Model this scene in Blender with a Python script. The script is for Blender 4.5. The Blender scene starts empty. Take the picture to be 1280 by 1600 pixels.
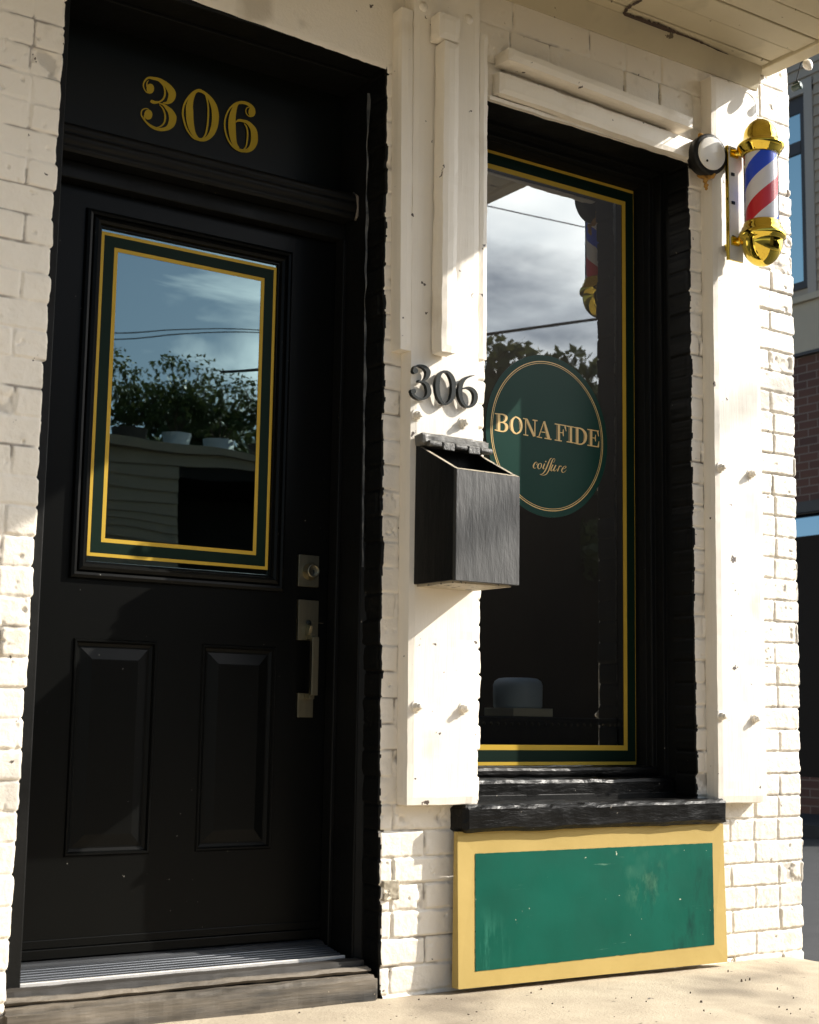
import bpy, bmesh, math, random
import numpy as np
from mathutils import Vector, Matrix, noise as mnoise

SC = bpy.context.scene
COL = SC.collection
R = math.radians
random.seed(7)
RNG = np.random.default_rng(7)

# ------------------------------------------------------------------ camera
FOC = 2308.24
YAW, PIT, ROL = 0.598086, 0.139755, 0.0164373
CAM = Vector((-1.40101, -3.24683, 0.696877))
_f = Vector((math.sin(YAW)*math.cos(PIT), math.cos(YAW)*math.cos(PIT), math.sin(PIT)))
_r = Vector((math.cos(YAW), -math.sin(YAW), 0)); _u = _r.cross(_f)
CR = math.cos(ROL)*_r + math.sin(ROL)*_u
CU = -math.sin(ROL)*_r + math.cos(ROL)*_u
cd = bpy.data.cameras.new('camera'); cam = bpy.data.objects.new('camera', cd); COL.objects.link(cam)
cd.sensor_fit = 'VERTICAL'; cd.sensor_height = 36.0; cd.sensor_width = 28.8
cd.lens = FOC/1600*36.0; cd.clip_start = 0.05; cd.clip_end = 2000
m = Matrix((CR, CU, -_f)).transposed().to_4x4(); m.translation = CAM
cam.matrix_world = m
SC.camera = cam
cd.dof.use_dof = True; cd.dof.focus_distance = 4.45; cd.dof.aperture_fstop = 7.0

def at(px, py, Y=None, X=None, Z=None):
    """the point of a real plane (Y, X or Z held) that the photograph shows at a pixel of the 1280x1600 picture"""
    d = _f + CR*((px-640)/FOC) - CU*((py-800)/FOC)
    if Y is not None: t = (Y-CAM.y)/d.y
    elif X is not None: t = (X-CAM.x)/d.x
    else: t = (Z-CAM.z)/d.z
    return CAM + d*t

# ------------------------------------------------------------------ world, sun, exposure
SUN = Vector((2.1, -1.0, 1.47)).normalized()
w = bpy.data.worlds.new('World'); SC.world = w; w.use_nodes = True
nt = w.node_tree; nt.nodes.clear(); N = nt.nodes.new; LK = nt.links.new
out = N('ShaderNodeOutputWorld'); bg = N('ShaderNodeBackground'); bg.inputs['Strength'].default_value = 0.082
sky = N('ShaderNodeTexSky'); sky.sky_type = 'NISHITA'; sky.sun_disc = False
sky.sun_elevation = math.asin(SUN.z); sky.sun_rotation = math.atan2(SUN.x, SUN.y)
sky.air_density = 1.0; sky.dust_density = 1.2; sky.ozone_density = 1.0
tc = N('ShaderNodeTexCoord'); sep = N('ShaderNodeSeparateXYZ'); LK(tc.outputs['Generated'], sep.inputs[0])
def mth(op, a, b=None):
    n = N('ShaderNodeMath'); n.operation = op
    for i, v in enumerate((a, b)):
        if v is None: continue
        if isinstance(v, (int, float)): n.inputs[i].default_value = v
        else: LK(v, n.inputs[i])
    return n.outputs[0]
den = mth('ADD', mth('MAXIMUM', sep.outputs[2], 0.0), 0.22)
cmb = N('ShaderNodeCombineXYZ'); LK(mth('DIVIDE', sep.outputs[0], den), cmb.inputs[0]); LK(mth('DIVIDE', sep.outputs[1], den), cmb.inputs[1])
n1 = N('ShaderNodeTexNoise'); n1.inputs['Scale'].default_value = 2.1; n1.inputs['Detail'].default_value = 7; n1.inputs['Roughness'].default_value = 0.55; n1.inputs['Distortion'].default_value = 0.5
LK(cmb.outputs[0], n1.inputs['Vector'])
rmp = N('ShaderNodeValToRGB'); rmp.color_ramp.elements[0].position = 0.50; rmp.color_ramp.elements[1].position = 0.66

n2 = N('ShaderNodeTexNoise'); n2.inputs['Scale'].default_value = 3.0; n2.inputs['Detail'].default_value = 5
LK(cmb.outputs[0], n2.inputs['Vector'])
r2 = N('ShaderNodeValToRGB'); r2.color_ramp.elements[0].position = 0.35; r2.color_ramp.elements[1].position = 0.7
r2.color_ramp.elements[0].color = (13.0, 13.6, 14.2, 1); r2.color_ramp.elements[1].color = (26, 25.4, 24.4, 1)
LK(n2.outputs['Fac'], r2.inputs[0])
# clouds glow towards the sun (forward scattering)
vd = N('ShaderNodeVectorMath'); vd.operation = 'DOT_PRODUCT'; LK(tc.outputs['Generated'], vd.inputs[0]); vd.inputs[1].default_value = SUN
LK(mth('ADD', n1.outputs['Fac'], mth('MULTIPLY', mth('SUBTRACT', vd.outputs['Value'], 0.75), 0.9)), rmp.inputs[0])
glow = mth('ADD', mth('MULTIPLY', mth('POWER', mth('MAXIMUM', vd.outputs['Value'], 0.0), 5.0), 1.5), 0.75)
vm = N('ShaderNodeVectorMath'); vm.operation = 'SCALE'; LK(r2.outputs[0], vm.inputs[0]); LK(glow, vm.inputs['Scale'])
mx = N('ShaderNodeMix'); mx.data_type = 'RGBA'
LK(rmp.outputs[0], mx.inputs[0]); LK(sky.outputs[0], mx.inputs[6]); LK(vm.outputs[0], mx.inputs[7])
LK(mx.outputs[2], bg.inputs['Color']); LK(bg.outputs[0], out.inputs['Surface'])

sd = bpy.data.lights.new('sun', 'SUN'); sd.energy = 4.9; sd.angle = R(0.53); sd.color = (1.0, 0.94, 0.85)
so = bpy.data.objects.new('sun', sd); COL.objects.link(so)
so.rotation_euler = SUN.to_track_quat('Z', 'Y').to_euler(); so.location = SUN*20
SC.view_settings.view_transform = 'Standard'; SC.view_settings.look = 'None'
SC.view_settings.exposure = 0.76; SC.view_settings.gamma = 1
SC.render.engine = 'CYCLES'
SC.cycles.max_bounces = 8; SC.cycles.transparent_max_bounces = 12; SC.cycles.caustics_reflective = False; SC.cycles.caustics_refractive = False

# ------------------------------------------------------------------ materials
MATS = {}
def mat(name, c1, c2=None, rough=0.5, rough2=None, metal=0.0, scale=6.0, stretch=(1, 1, 1), bump=0.0, bscale=60.0, bstretch=(1, 1, 1),
        spots=None, spot_scale=40.0, spot_at=0.70, spots2=None, s2_scale=8.0, s2_at=0.66, s2_soft=0.02, spec=0.5, coat=0.0, detail=6.0, bdist=0.004):
    if name in MATS: return MATS[name]
    ma = bpy.data.materials.new(name); ma.use_nodes = True; t = ma.node_tree; n = t.nodes; l = t.links
    p = n['Principled BSDF']; MATS[name] = ma
    co = n.new('ShaderNodeTexCoord')
    def mapped(s):
        mp = n.new('ShaderNodeMapping'); mp.inputs['Scale'].default_value = s; l.new(co.outputs['Object'], mp.inputs[0]); return mp.outputs[0]
    def noi(sc, s, d=detail, ro=0.6):
        x = n.new('ShaderNodeTexNoise'); x.inputs['Scale'].default_value = sc; x.inputs['Detail'].default_value = d; x.inputs['Roughness'].default_value = ro
        l.new(mapped(s), x.inputs['Vector']); return x.outputs['Fac']
    def ramp(f, a, b, ca=(0, 0, 0, 1), cb=(1, 1, 1, 1)):
        r = n.new('ShaderNodeValToRGB'); r.color_ramp.elements[0].position = a; r.color_ramp.elements[1].position = b
        r.color_ramp.elements[0].color = ca; r.color_ramp.elements[1].color = cb; l.new(f, r.inputs[0]); return r.outputs[0]
    def mix(f, a, b):
        x = n.new('ShaderNodeMix'); x.data_type = 'RGBA'; l.new(f, x.inputs[0])
        for i, v in ((6, a), (7, b)):
            if isinstance(v, tuple): x.inputs[i].default_value = v + (1,)
            else: l.new(v, x.inputs[i])
        return x.outputs[2]
    col = None
    f0 = noi(scale, stretch)
    if c2 is not None: col = ramp(f0, 0.3, 0.7, c1+(1,), c2+(1,))
    def over(col, c, sc, a, soft):
        return mix(ramp(noi(sc, (1, 1, 1), 3), a, a+soft), col if col is not None else c1, c)
    if spots2: col = over(col, spots2, s2_scale, s2_at, s2_soft)
    if spots: col = over(col, spots, spot_scale, spot_at, 0.015)
    if col is None: p.inputs['Base Color'].default_value = c1+(1,)
    else: l.new(col, p.inputs['Base Color'])
    if rough2 is not None:
        r = ramp(noi(scale*1.7, stretch), 0.3, 0.7, (rough,)*3+(1,), (rough2,)*3+(1,)); l.new(r, p.inputs['Roughness'])
    else: p.inputs['Roughness'].default_value = rough
    p.inputs['Metallic'].default_value = metal; p.inputs['Specular IOR Level'].default_value = spec
    p.inputs['Coat Weight'].default_value = coat
    if bump:
        b = n.new('ShaderNodeBump'); b.inputs['Strength'].default_value = bump; b.inputs['Distance'].default_value = bdist
        l.new(noi(bscale, bstretch), b.inputs['Height']); l.new(b.outputs[0], p.inputs['Normal'])
    return ma

def glass(name, tint=(0.80, 0.86, 0.84), gcol=(1, 1, 1), ior=1.75, wave=0.0, wscale=3.0, boost=1.0):
    ma = bpy.data.materials.new(name); ma.use_nodes = True; t = ma.node_tree; n = t.nodes; l = t.links; n.clear()
    o = n.new('ShaderNodeOutputMaterial'); m_ = n.new('ShaderNodeMixShader'); tr = n.new('ShaderNodeBsdfTransparent'); gl = n.new('ShaderNodeBsdfGlossy')
    tr.inputs[0].default_value = tint+(1,); gl.inputs['Roughness'].default_value = 0.0; gl.inputs[0].default_value = gcol+(1,)
    fr = n.new('ShaderNodeFresnel'); fr.inputs[0].default_value = ior
    mu = n.new('ShaderNodeMath'); mu.operation = 'MULTIPLY'; mu.inputs[1].default_value = boost; mu.use_clamp = True; l.new(fr.outputs[0], mu.inputs[0])
    l.new(mu.outputs[0], m_.inputs[0]); l.new(tr.outputs[0], m_.inputs[1]); l.new(gl.outputs[0], m_.inputs[2]); l.new(m_.outputs[0], o.inputs[0])
    if wave:
        co = n.new('ShaderNodeTexCoord'); no = n.new('ShaderNodeTexNoise'); no.inputs['Scale'].default_value = wscale; no.inputs['Detail'].default_value = 1
        mp = n.new('ShaderNodeMapping'); mp.inputs['Scale'].default_value = (1, 1, 2.2); l.new(co.outputs['Object'], mp.inputs[0]); l.new(mp.outputs[0], no.inputs['Vector'])
        b = n.new('ShaderNodeBump'); b.inputs['Strength'].default_value = wave; b.inputs['Distance'].default_value = 0.01
        l.new(no.outputs['Fac'], b.inputs['Height']); l.new(b.outputs[0], gl.inputs['Normal'])
    return ma

WHITE = mat('white_paint', (0.77, 0.708, 0.608), (0.81, 0.748, 0.65), rough=0.55, scale=3, bump=0.5, bscale=110, bdist=0.003,
            spots=(0.10, 0.08, 0.06), spot_scale=30, spot_at=0.70, spots2=(0.55, 0.49, 0.40), s2_scale=5, s2_at=0.60, s2_soft=0.12)
WBOARD = mat('white_board_paint', (0.77, 0.712, 0.615), (0.81, 0.752, 0.66), rough=0.5, scale=2.5, stretch=(1, 1, 0.35), bump=0.25, bscale=30, bstretch=(3, 3, 0.25), bdist=0.003,
             spots=(0.08, 0.06, 0.05), spot_scale=26, spot_at=0.70, spots2=(0.62, 0.55, 0.44), s2_scale=4, s2_at=0.60, s2_soft=0.15)
BLACK = mat('black_paint', (0.0032, 0.0033, 0.003), (0.005, 0.005, 0.0045), rough=0.42, rough2=0.6, spec=0.16, scale=4, bump=0.35, bscale=35, bdist=0.003,
            spots=(0.30, 0.27, 0.22), spot_scale=42, spot_at=0.755)
BSILL = mat('black_sill_paint', (0.0024, 0.0024, 0.0022), (0.006, 0.0055, 0.005), rough=0.24, rough2=0.45, spec=0.16, scale=9, stretch=(0.4, 1, 1), bump=0.8, bscale=22, bstretch=(0.45, 1, 1.6), bdist=0.006,
            spots=(0.34, 0.30, 0.24), spot_scale=60, spot_at=0.715)
DOORP = mat('door_black_paint', (0.0024, 0.0026, 0.0024), (0.0032, 0.0034, 0.0031), rough=0.33, scale=3, bump=0.06, bscale=60, bdist=0.002,
            spots=(0.25, 0.24, 0.21), spot_scale=70, spot_at=0.745, spec=0.10)
GOLDP = mat('gold_vinyl', (0.47, 0.305, 0.036), (0.51, 0.335, 0.045), rough=0.5, scale=10, spec=0.12)
GOLDD = mat('gold_leaf_numeral', (0.42, 0.285, 0.024), (0.48, 0.33, 0.034), rough=0.5, scale=14, spec=0.1)
GREENV = mat('green_vinyl', (0.0038, 0.0125, 0.0078), (0.0048, 0.0145, 0.009), rough=0.45, scale=8, spec=0.08)
GREENS = mat('green_decal', (0.004, 0.031, 0.0220), (0.005, 0.035, 0.0245), rough=0.3, scale=5, spec=0.13)
PGREEN = mat('green_panel_paint', (0.0010, 0.066, 0.042), (0.0016, 0.088, 0.058), rough=0.45, rough2=0.6, spec=0.10, scale=5, bump=0.15, bscale=14, bdist=0.004,
             spots=(0.45, 0.50, 0.36), spot_scale=44, spot_at=0.715, spots2=(0.05, 0.15, 0.10), s2_scale=4, s2_at=0.62, s2_soft=0.22)
PYEL = mat('yellow_panel_paint', (0.40, 0.285, 0.085), (0.45, 0.325, 0.105), rough=0.55, scale=6, spec=0.3, bump=0.2, bscale=30, bdist=0.003,
           spots=(0.28, 0.18, 0.05), spot_scale=45, spot_at=0.75)
ALU = mat('aluminium', (0.13, 0.138, 0.15), (0.20, 0.21, 0.225), rough=0.34, rough2=0.5, metal=0.92, scale=30, stretch=(0.05, 1, 1))
WOODW = mat('worn_step_paint', (0.20, 0.165, 0.122), (0.018, 0.017, 0.015), rough=0.6, rough2=0.8, scale=17, stretch=(0.12, 1, 1.4), bump=0.7, bscale=30, bstretch=(0.08, 1, 1), bdist=0.006,
            spots=(0.5, 0.42, 0.30), spot_scale=50, spot_at=0.72)
BRASS = mat('polished_brass', (0.76, 0.56, 0.085), (0.80, 0.60, 0.10), rough=0.06, metal=1.0, scale=12)
BRUSHED = mat('brushed_nickel', (0.20, 0.18, 0.12), (0.27, 0.24, 0.165), rough=0.36, metal=1.0, scale=40, stretch=(1, 1, 0.05))
BLKMET = mat('black_metal', (0.005, 0.0075, 0.0068), (0.008, 0.011, 0.010), rough=0.4, spec=0.2, scale=20, bump=0.1, bscale=90, bdist=0.001)
BOXP = mat('black_box_paint', (0.019, 0.0195, 0.019), (0.033, 0.032, 0.030), rough=0.5, rough2=0.62, scale=11, stretch=(2.2, 2.2, 0.3), bump=0.9, bscale=14, bstretch=(2.6, 2.6, 0.55), bdist=0.004,
           spots=(0.6, 0.55, 0.45), spot_scale=34, spot_at=0.765, spec=0.6)
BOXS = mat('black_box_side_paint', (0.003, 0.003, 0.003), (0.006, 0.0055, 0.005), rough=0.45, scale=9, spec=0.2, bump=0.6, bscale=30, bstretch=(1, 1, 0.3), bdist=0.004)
BOXE = mat('worn_box_edge', (0.30, 0.26, 0.19), (0.46, 0.40, 0.30), rough=0.6, scale=26, bump=0.6, bscale=50, spots=(0.03, 0.03, 0.03), spot_scale=40, spot_at=0.62)
CONC = mat('concrete', (0.36, 0.298, 0.215), (0.46, 0.39, 0.285), rough=0.85, scale=7, bump=0.55, bscale=120, bdist=0.004, spots=(0.09, 0.075, 0.06), spot_scale=38, spot_at=0.69,
           spots2=(0.22, 0.18, 0.13), s2_scale=1.7, s2_at=0.56, s2_soft=0.14)
ASPH = mat('asphalt', (0.016, 0.018, 0.021), (0.028, 0.030, 0.034), rough=0.85, scale=9, bump=0.6, bscale=180, bdist=0.004)
SOFF = mat('soffit_paint', (0.52, 0.455, 0.315), (0.60, 0.53, 0.38), rough=0.6, scale=3.2, bump=0.25, bscale=26, bstretch=(0.3, 2, 1), bdist=0.003, spots=(0.14, 0.11, 0.07), spot_scale=24, spot_at=0.70,
           spots2=(0.40, 0.35, 0.245), s2_scale=4, s2_at=0.58, s2_soft=0.14)
DARKGAP = mat('dark_gap', (0.035, 0.022, 0.016), (0.09, 0.06, 0.045), rough=0.9, scale=40)
WGLOSS = mat('white_gloss', (0.80, 0.78, 0.74), rough=0.18)
BULB = mat('frosted_bulb', (0.86, 0.82, 0.76), rough=0.22, coat=0.5)
RUST = mat('rust_foam', (0.34, 0.17, 0.03), (0.50, 0.27, 0.06), rough=0.8, scale=60, bump=0.6, bscale=90)
SRED = mat('pole_red', (0.74, 0.03, 0.04), rough=0.3); SBLUE = mat('pole_blue', (0.015, 0.085, 0.86), rough=0.3); SWHITE = mat('pole_white', (0.92, 0.89, 0.93), rough=0.3)
GREYSID = mat('grey_siding', (0.33, 0.285, 0.225), (0.37, 0.325, 0.26), rough=0.65, scale=2, bump=0.1, bscale=30)
BEAM = mat('beige_beam', (0.38, 0.34, 0.26), (0.44, 0.395, 0.30), rough=0.6, scale=2)
DFRAME = mat('dark_window_frame', (0.035, 0.030, 0.027), rough=0.45)
INTER = mat('shop_interior_paint', (0.040, 0.032, 0.024), (0.055, 0.045, 0.034), rough=0.7, scale=2)
LEATH = mat('dark_leather', (0.030, 0.026, 0.022), (0.042, 0.036, 0.030), rough=0.5, scale=30, bump=0.3, bscale=120)
CANI = mat('canister_sky_tint', (0.72, 0.88, 1.0), (0.74, 0.89, 1.0), rough=0.35, scale=5)  # white canister, its colour tinted blue for the skylight on it
CARD = mat('cream_card', (0.80, 0.78, 0.62), rough=0.7)
STUD = mat('dark_stud', (0.10, 0.085, 0.06), rough=0.35, metal=0.8)
OPPW = mat('opposite_siding', (0.27, 0.215, 0.15), (0.32, 0.26, 0.185), rough=0.75, scale=1.5)
OPPD = mat('opposite_dark', (0.026, 0.023, 0.020), rough=0.8, spec=0.05)
BARK = mat('bark', (0.07, 0.05, 0.035), (0.11, 0.085, 0.06), rough=0.9, scale=12, bump=0.6, bscale=40)
LEAF = mat('leaf', (0.035, 0.075, 0.018), (0.085, 0.13, 0.03), rough=0.5, scale=2.5)
LEAF2 = mat('leaf_pale', (0.055, 0.095, 0.03), (0.11, 0.15, 0.05), rough=0.5, scale=2.5)
POT = mat('white_pot', (0.70, 0.68, 0.64), rough=0.5)
WIRE = mat('black_wire', (0.012, 0.012, 0.012), rough=0.6)
GLDOOR = glass('door_glass', ior=3.1, gcol=(0.74, 1.0, 1.0), wave=0.08, wscale=2.2)
GLSHOP = glass('shop_glass', tint=(1.0, 1.0, 1.0), gcol=(0.96, 1.0, 1.0), ior=2.8, wave=0.03, wscale=1.2)
GLCLEAR = glass('clear_tube', tint=(0.99, 0.99, 0.99), ior=1.16)
GLNB = glass('neighbour_glass', tint=(0.5, 0.55, 0.55), gcol=(0.46, 0.60, 0.57), ior=1.8)

for lm in (LEAF, LEAF2):
    t_ = lm.node_tree; p_ = t_.nodes['Principled BSDF']; o_ = t_.nodes['Material Output']; tl = t_.nodes.new('ShaderNodeBsdfTranslucent'); ms = t_.nodes.new('ShaderNodeMixShader')
    tl.inputs[0].default_value = (0.08, 0.085, 0.03, 1); ms.inputs[0].default_value = 0.3; t_.links.new(p_.outputs[0], ms.inputs[1]); t_.links.new(tl.outputs[0], ms.inputs[2]); t_.links.new(ms.outputs[0], o_.inputs[0])
# dirt caught in the joints of the painted brick
t_ = WHITE.node_tree; p_ = t_.nodes['Principled BSDF']; at_ = t_.nodes.new('ShaderNodeAttribute'); at_.attribute_name = 'dirt'; mxd = t_.nodes.new('ShaderNodeMix'); mxd.data_type = 'RGBA'
src = p_.inputs['Base Color'].links[0].from_socket; t_.links.new(at_.outputs['Fac'], mxd.inputs[0]); t_.links.new(src, mxd.inputs[6]); mxd.inputs[7].default_value = (0.16, 0.13, 0.10, 1); t_.links.new(mxd.outputs[2], p_.inputs['Base Color'])
def brick_mat(name, c1, c2, mortar, sc):
    ma = bpy.data.materials.new(name); ma.use_nodes = True; t = ma.node_tree; n = t.nodes; l = t.links; p = n['Principled BSDF']
    co = n.new('ShaderNodeTexCoord'); mp = n.new('ShaderNodeMapping'); mp.inputs['Rotation'].default_value = (R(-90), 0, R(-90))
    sp = n.new('ShaderNodeSeparateXYZ'); cb = n.new('ShaderNodeCombineXYZ'); l.new(co.outputs['Object'], sp.inputs[0]); l.new(sp.outputs[1], cb.inputs[0]); l.new(sp.outputs[2], cb.inputs[1])
    b = n.new('ShaderNodeTexBrick'); b.inputs['Color1'].default_value = c1+(1,); b.inputs['Color2'].default_value = c2+(1,); b.inputs['Mortar'].default_value = mortar+(1,)
    b.inputs['Scale'].default_value = sc; b.inputs['Brick Width'].default_value = 0.22; b.inputs['Row Height'].default_value = 0.075; b.inputs['Mortar Size'].default_value = 0.006; b.inputs['Bias'].default_value = -0.2
    l.new(cb.outputs[0], b.inputs['Vector']); l.new(b.outputs[0], p.inputs['Base Color']); p.inputs['Roughness'].default_value = 0.8
    bm_ = n.new('ShaderNodeBump'); bm_.inputs['Strength'].default_value = 0.5; bm_.inputs['Distance'].default_value = 0.01; bm_.invert = True; l.new(b.outputs['Fac'], bm_.inputs['Height']); l.new(bm_.outputs[0], p.inputs['Normal'])
    return ma
NBRICK = brick_mat('brown_brick', (0.105, 0.048, 0.033), (0.065, 0.032, 0.026), (0.16, 0.13, 0.11), 1.0)

t_ = PGREEN.node_tree; p_ = t_.nodes['Principled BSDF']; nn = t_.nodes.new; lk = t_.links.new
src = p_.inputs['Base Color'].links[0].from_socket; co_ = nn('ShaderNodeTexCoord')
def smear(src, cen, rad, sc, stretch, lo, hi, colr, rot=0.0, amt=1.0):
    v1 = nn('ShaderNodeVectorMath'); v1.operation = 'DISTANCE'; lk(co_.outputs['Object'], v1.inputs[0]); v1.inputs[1].default_value = cen
    m1 = nn('ShaderNodeMapRange'); m1.inputs['From Min'].default_value = rad; m1.inputs['From Max'].default_value = rad*0.2; m1.inputs['To Min'].default_value = 0; m1.inputs['To Max'].default_value = amt; lk(v1.outputs['Value'], m1.inputs['Value'])
    mp = nn('ShaderNodeMapping'); mp.inputs['Scale'].default_value = stretch; mp.inputs['Rotation'].default_value = (0, rot, 0); lk(co_.outputs['Object'], mp.inputs[0])
    no = nn('ShaderNodeTexNoise'); no.inputs['Scale'].default_value = sc; no.inputs['Detail'].default_value = 8; no.inputs['Roughness'].default_value = 0.7; lk(mp.outputs[0], no.inputs['Vector'])
    m2 = nn('ShaderNodeMapRange'); m2.inputs['From Min'].default_value = lo; m2.inputs['From Max'].default_value = hi; lk(no.outputs['Fac'], m2.inputs['Value'])
    mu = nn('ShaderNodeMath'); mu.operation = 'MULTIPLY'; lk(m1.outputs[0], mu.inputs[0]); lk(m2.outputs[0], mu.inputs[1])
    mx_ = nn('ShaderNodeMix'); mx_.data_type = 'RGBA'; lk(mu.outputs[0], mx_.inputs[0]); lk(src, mx_.inputs[6]); mx_.inputs[7].default_value = colr+(1,); return mx_.outputs[2]
# the panel object sits at the shop's origin offset, so these are world places on it
src = smear(src, (1.62, -0.05, 0.255), 0.11, 26, (1, 1, 0.6), 0.52, 0.70, (0.10, 0.22, 0.13), 0.6, 0.55)
src = smear(src, (1.76, -0.05, 0.16), 0.26, 5, (2.2, 1, 0.7), 0.50, 0.62, (0.0007, 0.036, 0.026), 0.7, 0.85)
src = smear(src, (1.02, -0.05, 0.10), 0.12, 9, (3, 1, 0.5), 0.48, 0.60, (0.03, 0.16, 0.11), 0.0, 0.8)
src = smear(src, (1.45, -0.05, 0.2), 0.6, 60, (0.10, 1, 1.6), 0.66, 0.72, (0.10, 0.22, 0.15), 0.05, 0.8)
src = smear(src, (1.60, -0.05, 0.22), 0.5, 55, (0.12, 1, 1.6), 0.67, 0.72, (0.14, 0.26, 0.18), -0.5, 0.8)
lk(src, p_.inputs['Base Color'])

# ------------------------------------------------------------------ object helpers
def tag(o, label=None, cat=None, group=None, kind=None):
    if label: o['label'] = label
    if cat: o['category'] = cat
    if group: o['group'] = group
    if kind: o['kind'] = kind
    return o
def thing(name, loc, label, cat, group=None):
    o = bpy.data.objects.new(name, None); COL.objects.link(o); o.location = loc; o.empty_display_size = 0.1
    return tag(o, label, cat, group)
def link(name, me, parent=None):
    o = bpy.data.objects.new(name, me); COL.objects.link(o)
    if parent is not None:
        o.parent = parent
        x = Vector((0, 0, 0)); q = parent
        while q is not None: x += q.location; q = q.parent
        o.location = -x
    return o

class MB:
    """collects faces, then builds ONE mesh object"""
    def __init__(s): s.v = []; s.f = []; s.mi = []; s.sm = []
    def add(s, vs, fs, mi=0, smooth=False):
        k = len(s.v); s.v += [tuple(x) for x in vs]
        for f in fs: s.f.append([i+k for i in f]); s.mi.append(mi); s.sm.append(smooth)
    def box(s, x0, x1, y0, y1, z0, z1, mi=0):
        s.hexa([(x0, y0, z0), (x1, y0, z0), (x1, y1, z0), (x0, y1, z0)], [(x0, y0, z1), (x1, y0, z1), (x1, y1, z1), (x0, y1, z1)], mi)
    def hexa(s, lo, hi, mi=0):
        s.add(list(lo)+list(hi), [(3, 2, 1, 0), (4, 5, 6, 7), (0, 1, 5, 4), (1, 2, 6, 5), (2, 3, 7, 6), (3, 0, 4, 7)], mi)
    def quad(s, a, b, c, d, mi=0): s.add([a, b, c, d], [(0, 1, 2, 3)], mi)
    def tube(s, pts, r, seg=10, mi=0, cap=True):
        pts = [Vector(p) for p in pts]; rs = r if isinstance(r, (list, tuple)) else [r]*len(pts); vs = []; up = None
        for i, p in enumerate(pts):
            t = (pts[min(i+1, len(pts)-1)]-pts[max(i-1, 0)]).normalized()
            if up is None: up = t.orthogonal().normalized()
            up = (up-t*up.dot(t)).normalized(); sd_ = t.cross(up)
            for k in range(seg):
                a = 2*math.pi*k/seg; vs.append(p+(up*math.cos(a)+sd_*math.sin(a))*rs[i])
        fs = [(i*seg+k, i*seg+(k+1) % seg, (i+1)*seg+(k+1) % seg, (i+1)*seg+k) for i in range(len(pts)-1) for k in range(seg)]
        if cap: fs += [tuple(range(seg-1, -1, -1)), tuple(range((len(pts)-1)*seg, len(pts)*seg))]
        s.add(vs, fs, mi, True)
    def lathe(s, c, axis, prof, seg=32, mi=0, smooth=True):
        """prof: list of (distance along axis, radius)"""
        ax = Vector(axis).normalized(); u = ax.orthogonal().normalized(); v = ax.cross(u); c = Vector(c); vs = []
        for (h, r) in prof:
            for k in range(seg):
                a = 2*math.pi*k/seg; vs.append(c+ax*h+(u*math.cos(a)+v*math.sin(a))*max(r, 1e-5))
        fs = [(i*seg+k, i*seg+(k+1) % seg, (i+1)*seg+(k+1) % seg, (i+1)*seg+k) for i in range(len(prof)-1) for k in range(seg)]
        s.add(vs, fs, mi, smooth)
    def frame(s, x0, x1, z0, z1, prof, mi=0, fill=False, smooth=False):
        """mitred picture frame in an XZ plane; prof = (inset, y) from the outer edge inwards"""
        vs = []
        for (d, y) in prof: vs += [(x0+d, y, z0+d), (x1-d, y, z0+d), (x1-d, y, z1-d), (x0+d, y, z1-d)]
        fs = [(i*4+k, i*4+(k+1) % 4, (i+1)*4+(k+1) % 4, (i+1)*4+k) for i in range(len(prof)-1) for k in range(4)]
        if fill: q = (len(prof)-1)*4; fs.append((q, q+1, q+2, q+3))
        s.add(vs, fs, mi, smooth)
    def plate(s, xs, zs, y, holes, mi=0):
        vs = [(x, y, z) for z in zs for x in xs]; n = len(xs); fs = []
        for j in range(len(zs)-1):
            for i in range(n-1):
                cx, cz = (xs[i]+xs[i+1])/2, (zs[j]+zs[j+1])/2
                if any(h[0] < cx < h[1] and h[2] < cz < h[3] for h in holes): continue
                fs.append((j*n+i, j*n+i+1, (j+1)*n+i+1, (j+1)*n+i))
        s.add(vs, fs, mi)
    def build(s, name, mats, parent=None, bevel=0, seg=2, fix=True):
        me = bpy.data.meshes.new(name); me.from_pydata(s.v, [], s.f)
        for m_ in (mats if isinstance(mats, (list, tuple)) else [mats]): me.materials.append(m_)
        me.polygons.foreach_set('material_index', s.mi); me.polygons.foreach_set('use_smooth', s.sm); me.update()
        if fix:
            b = bmesh.new(); b.from_mesh(me); bmesh.ops.recalc_face_normals(b, faces=b.faces); b.to_mesh(me); b.free()
        o = link(name, me, parent)
        if bevel:
            mo = o.modifiers.new('bevel', 'BEVEL'); mo.width = bevel; mo.segments = seg; mo.limit_method = 'ANGLE'; mo.angle_limit = R(40); mo.harden_normals = False
        return o

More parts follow.
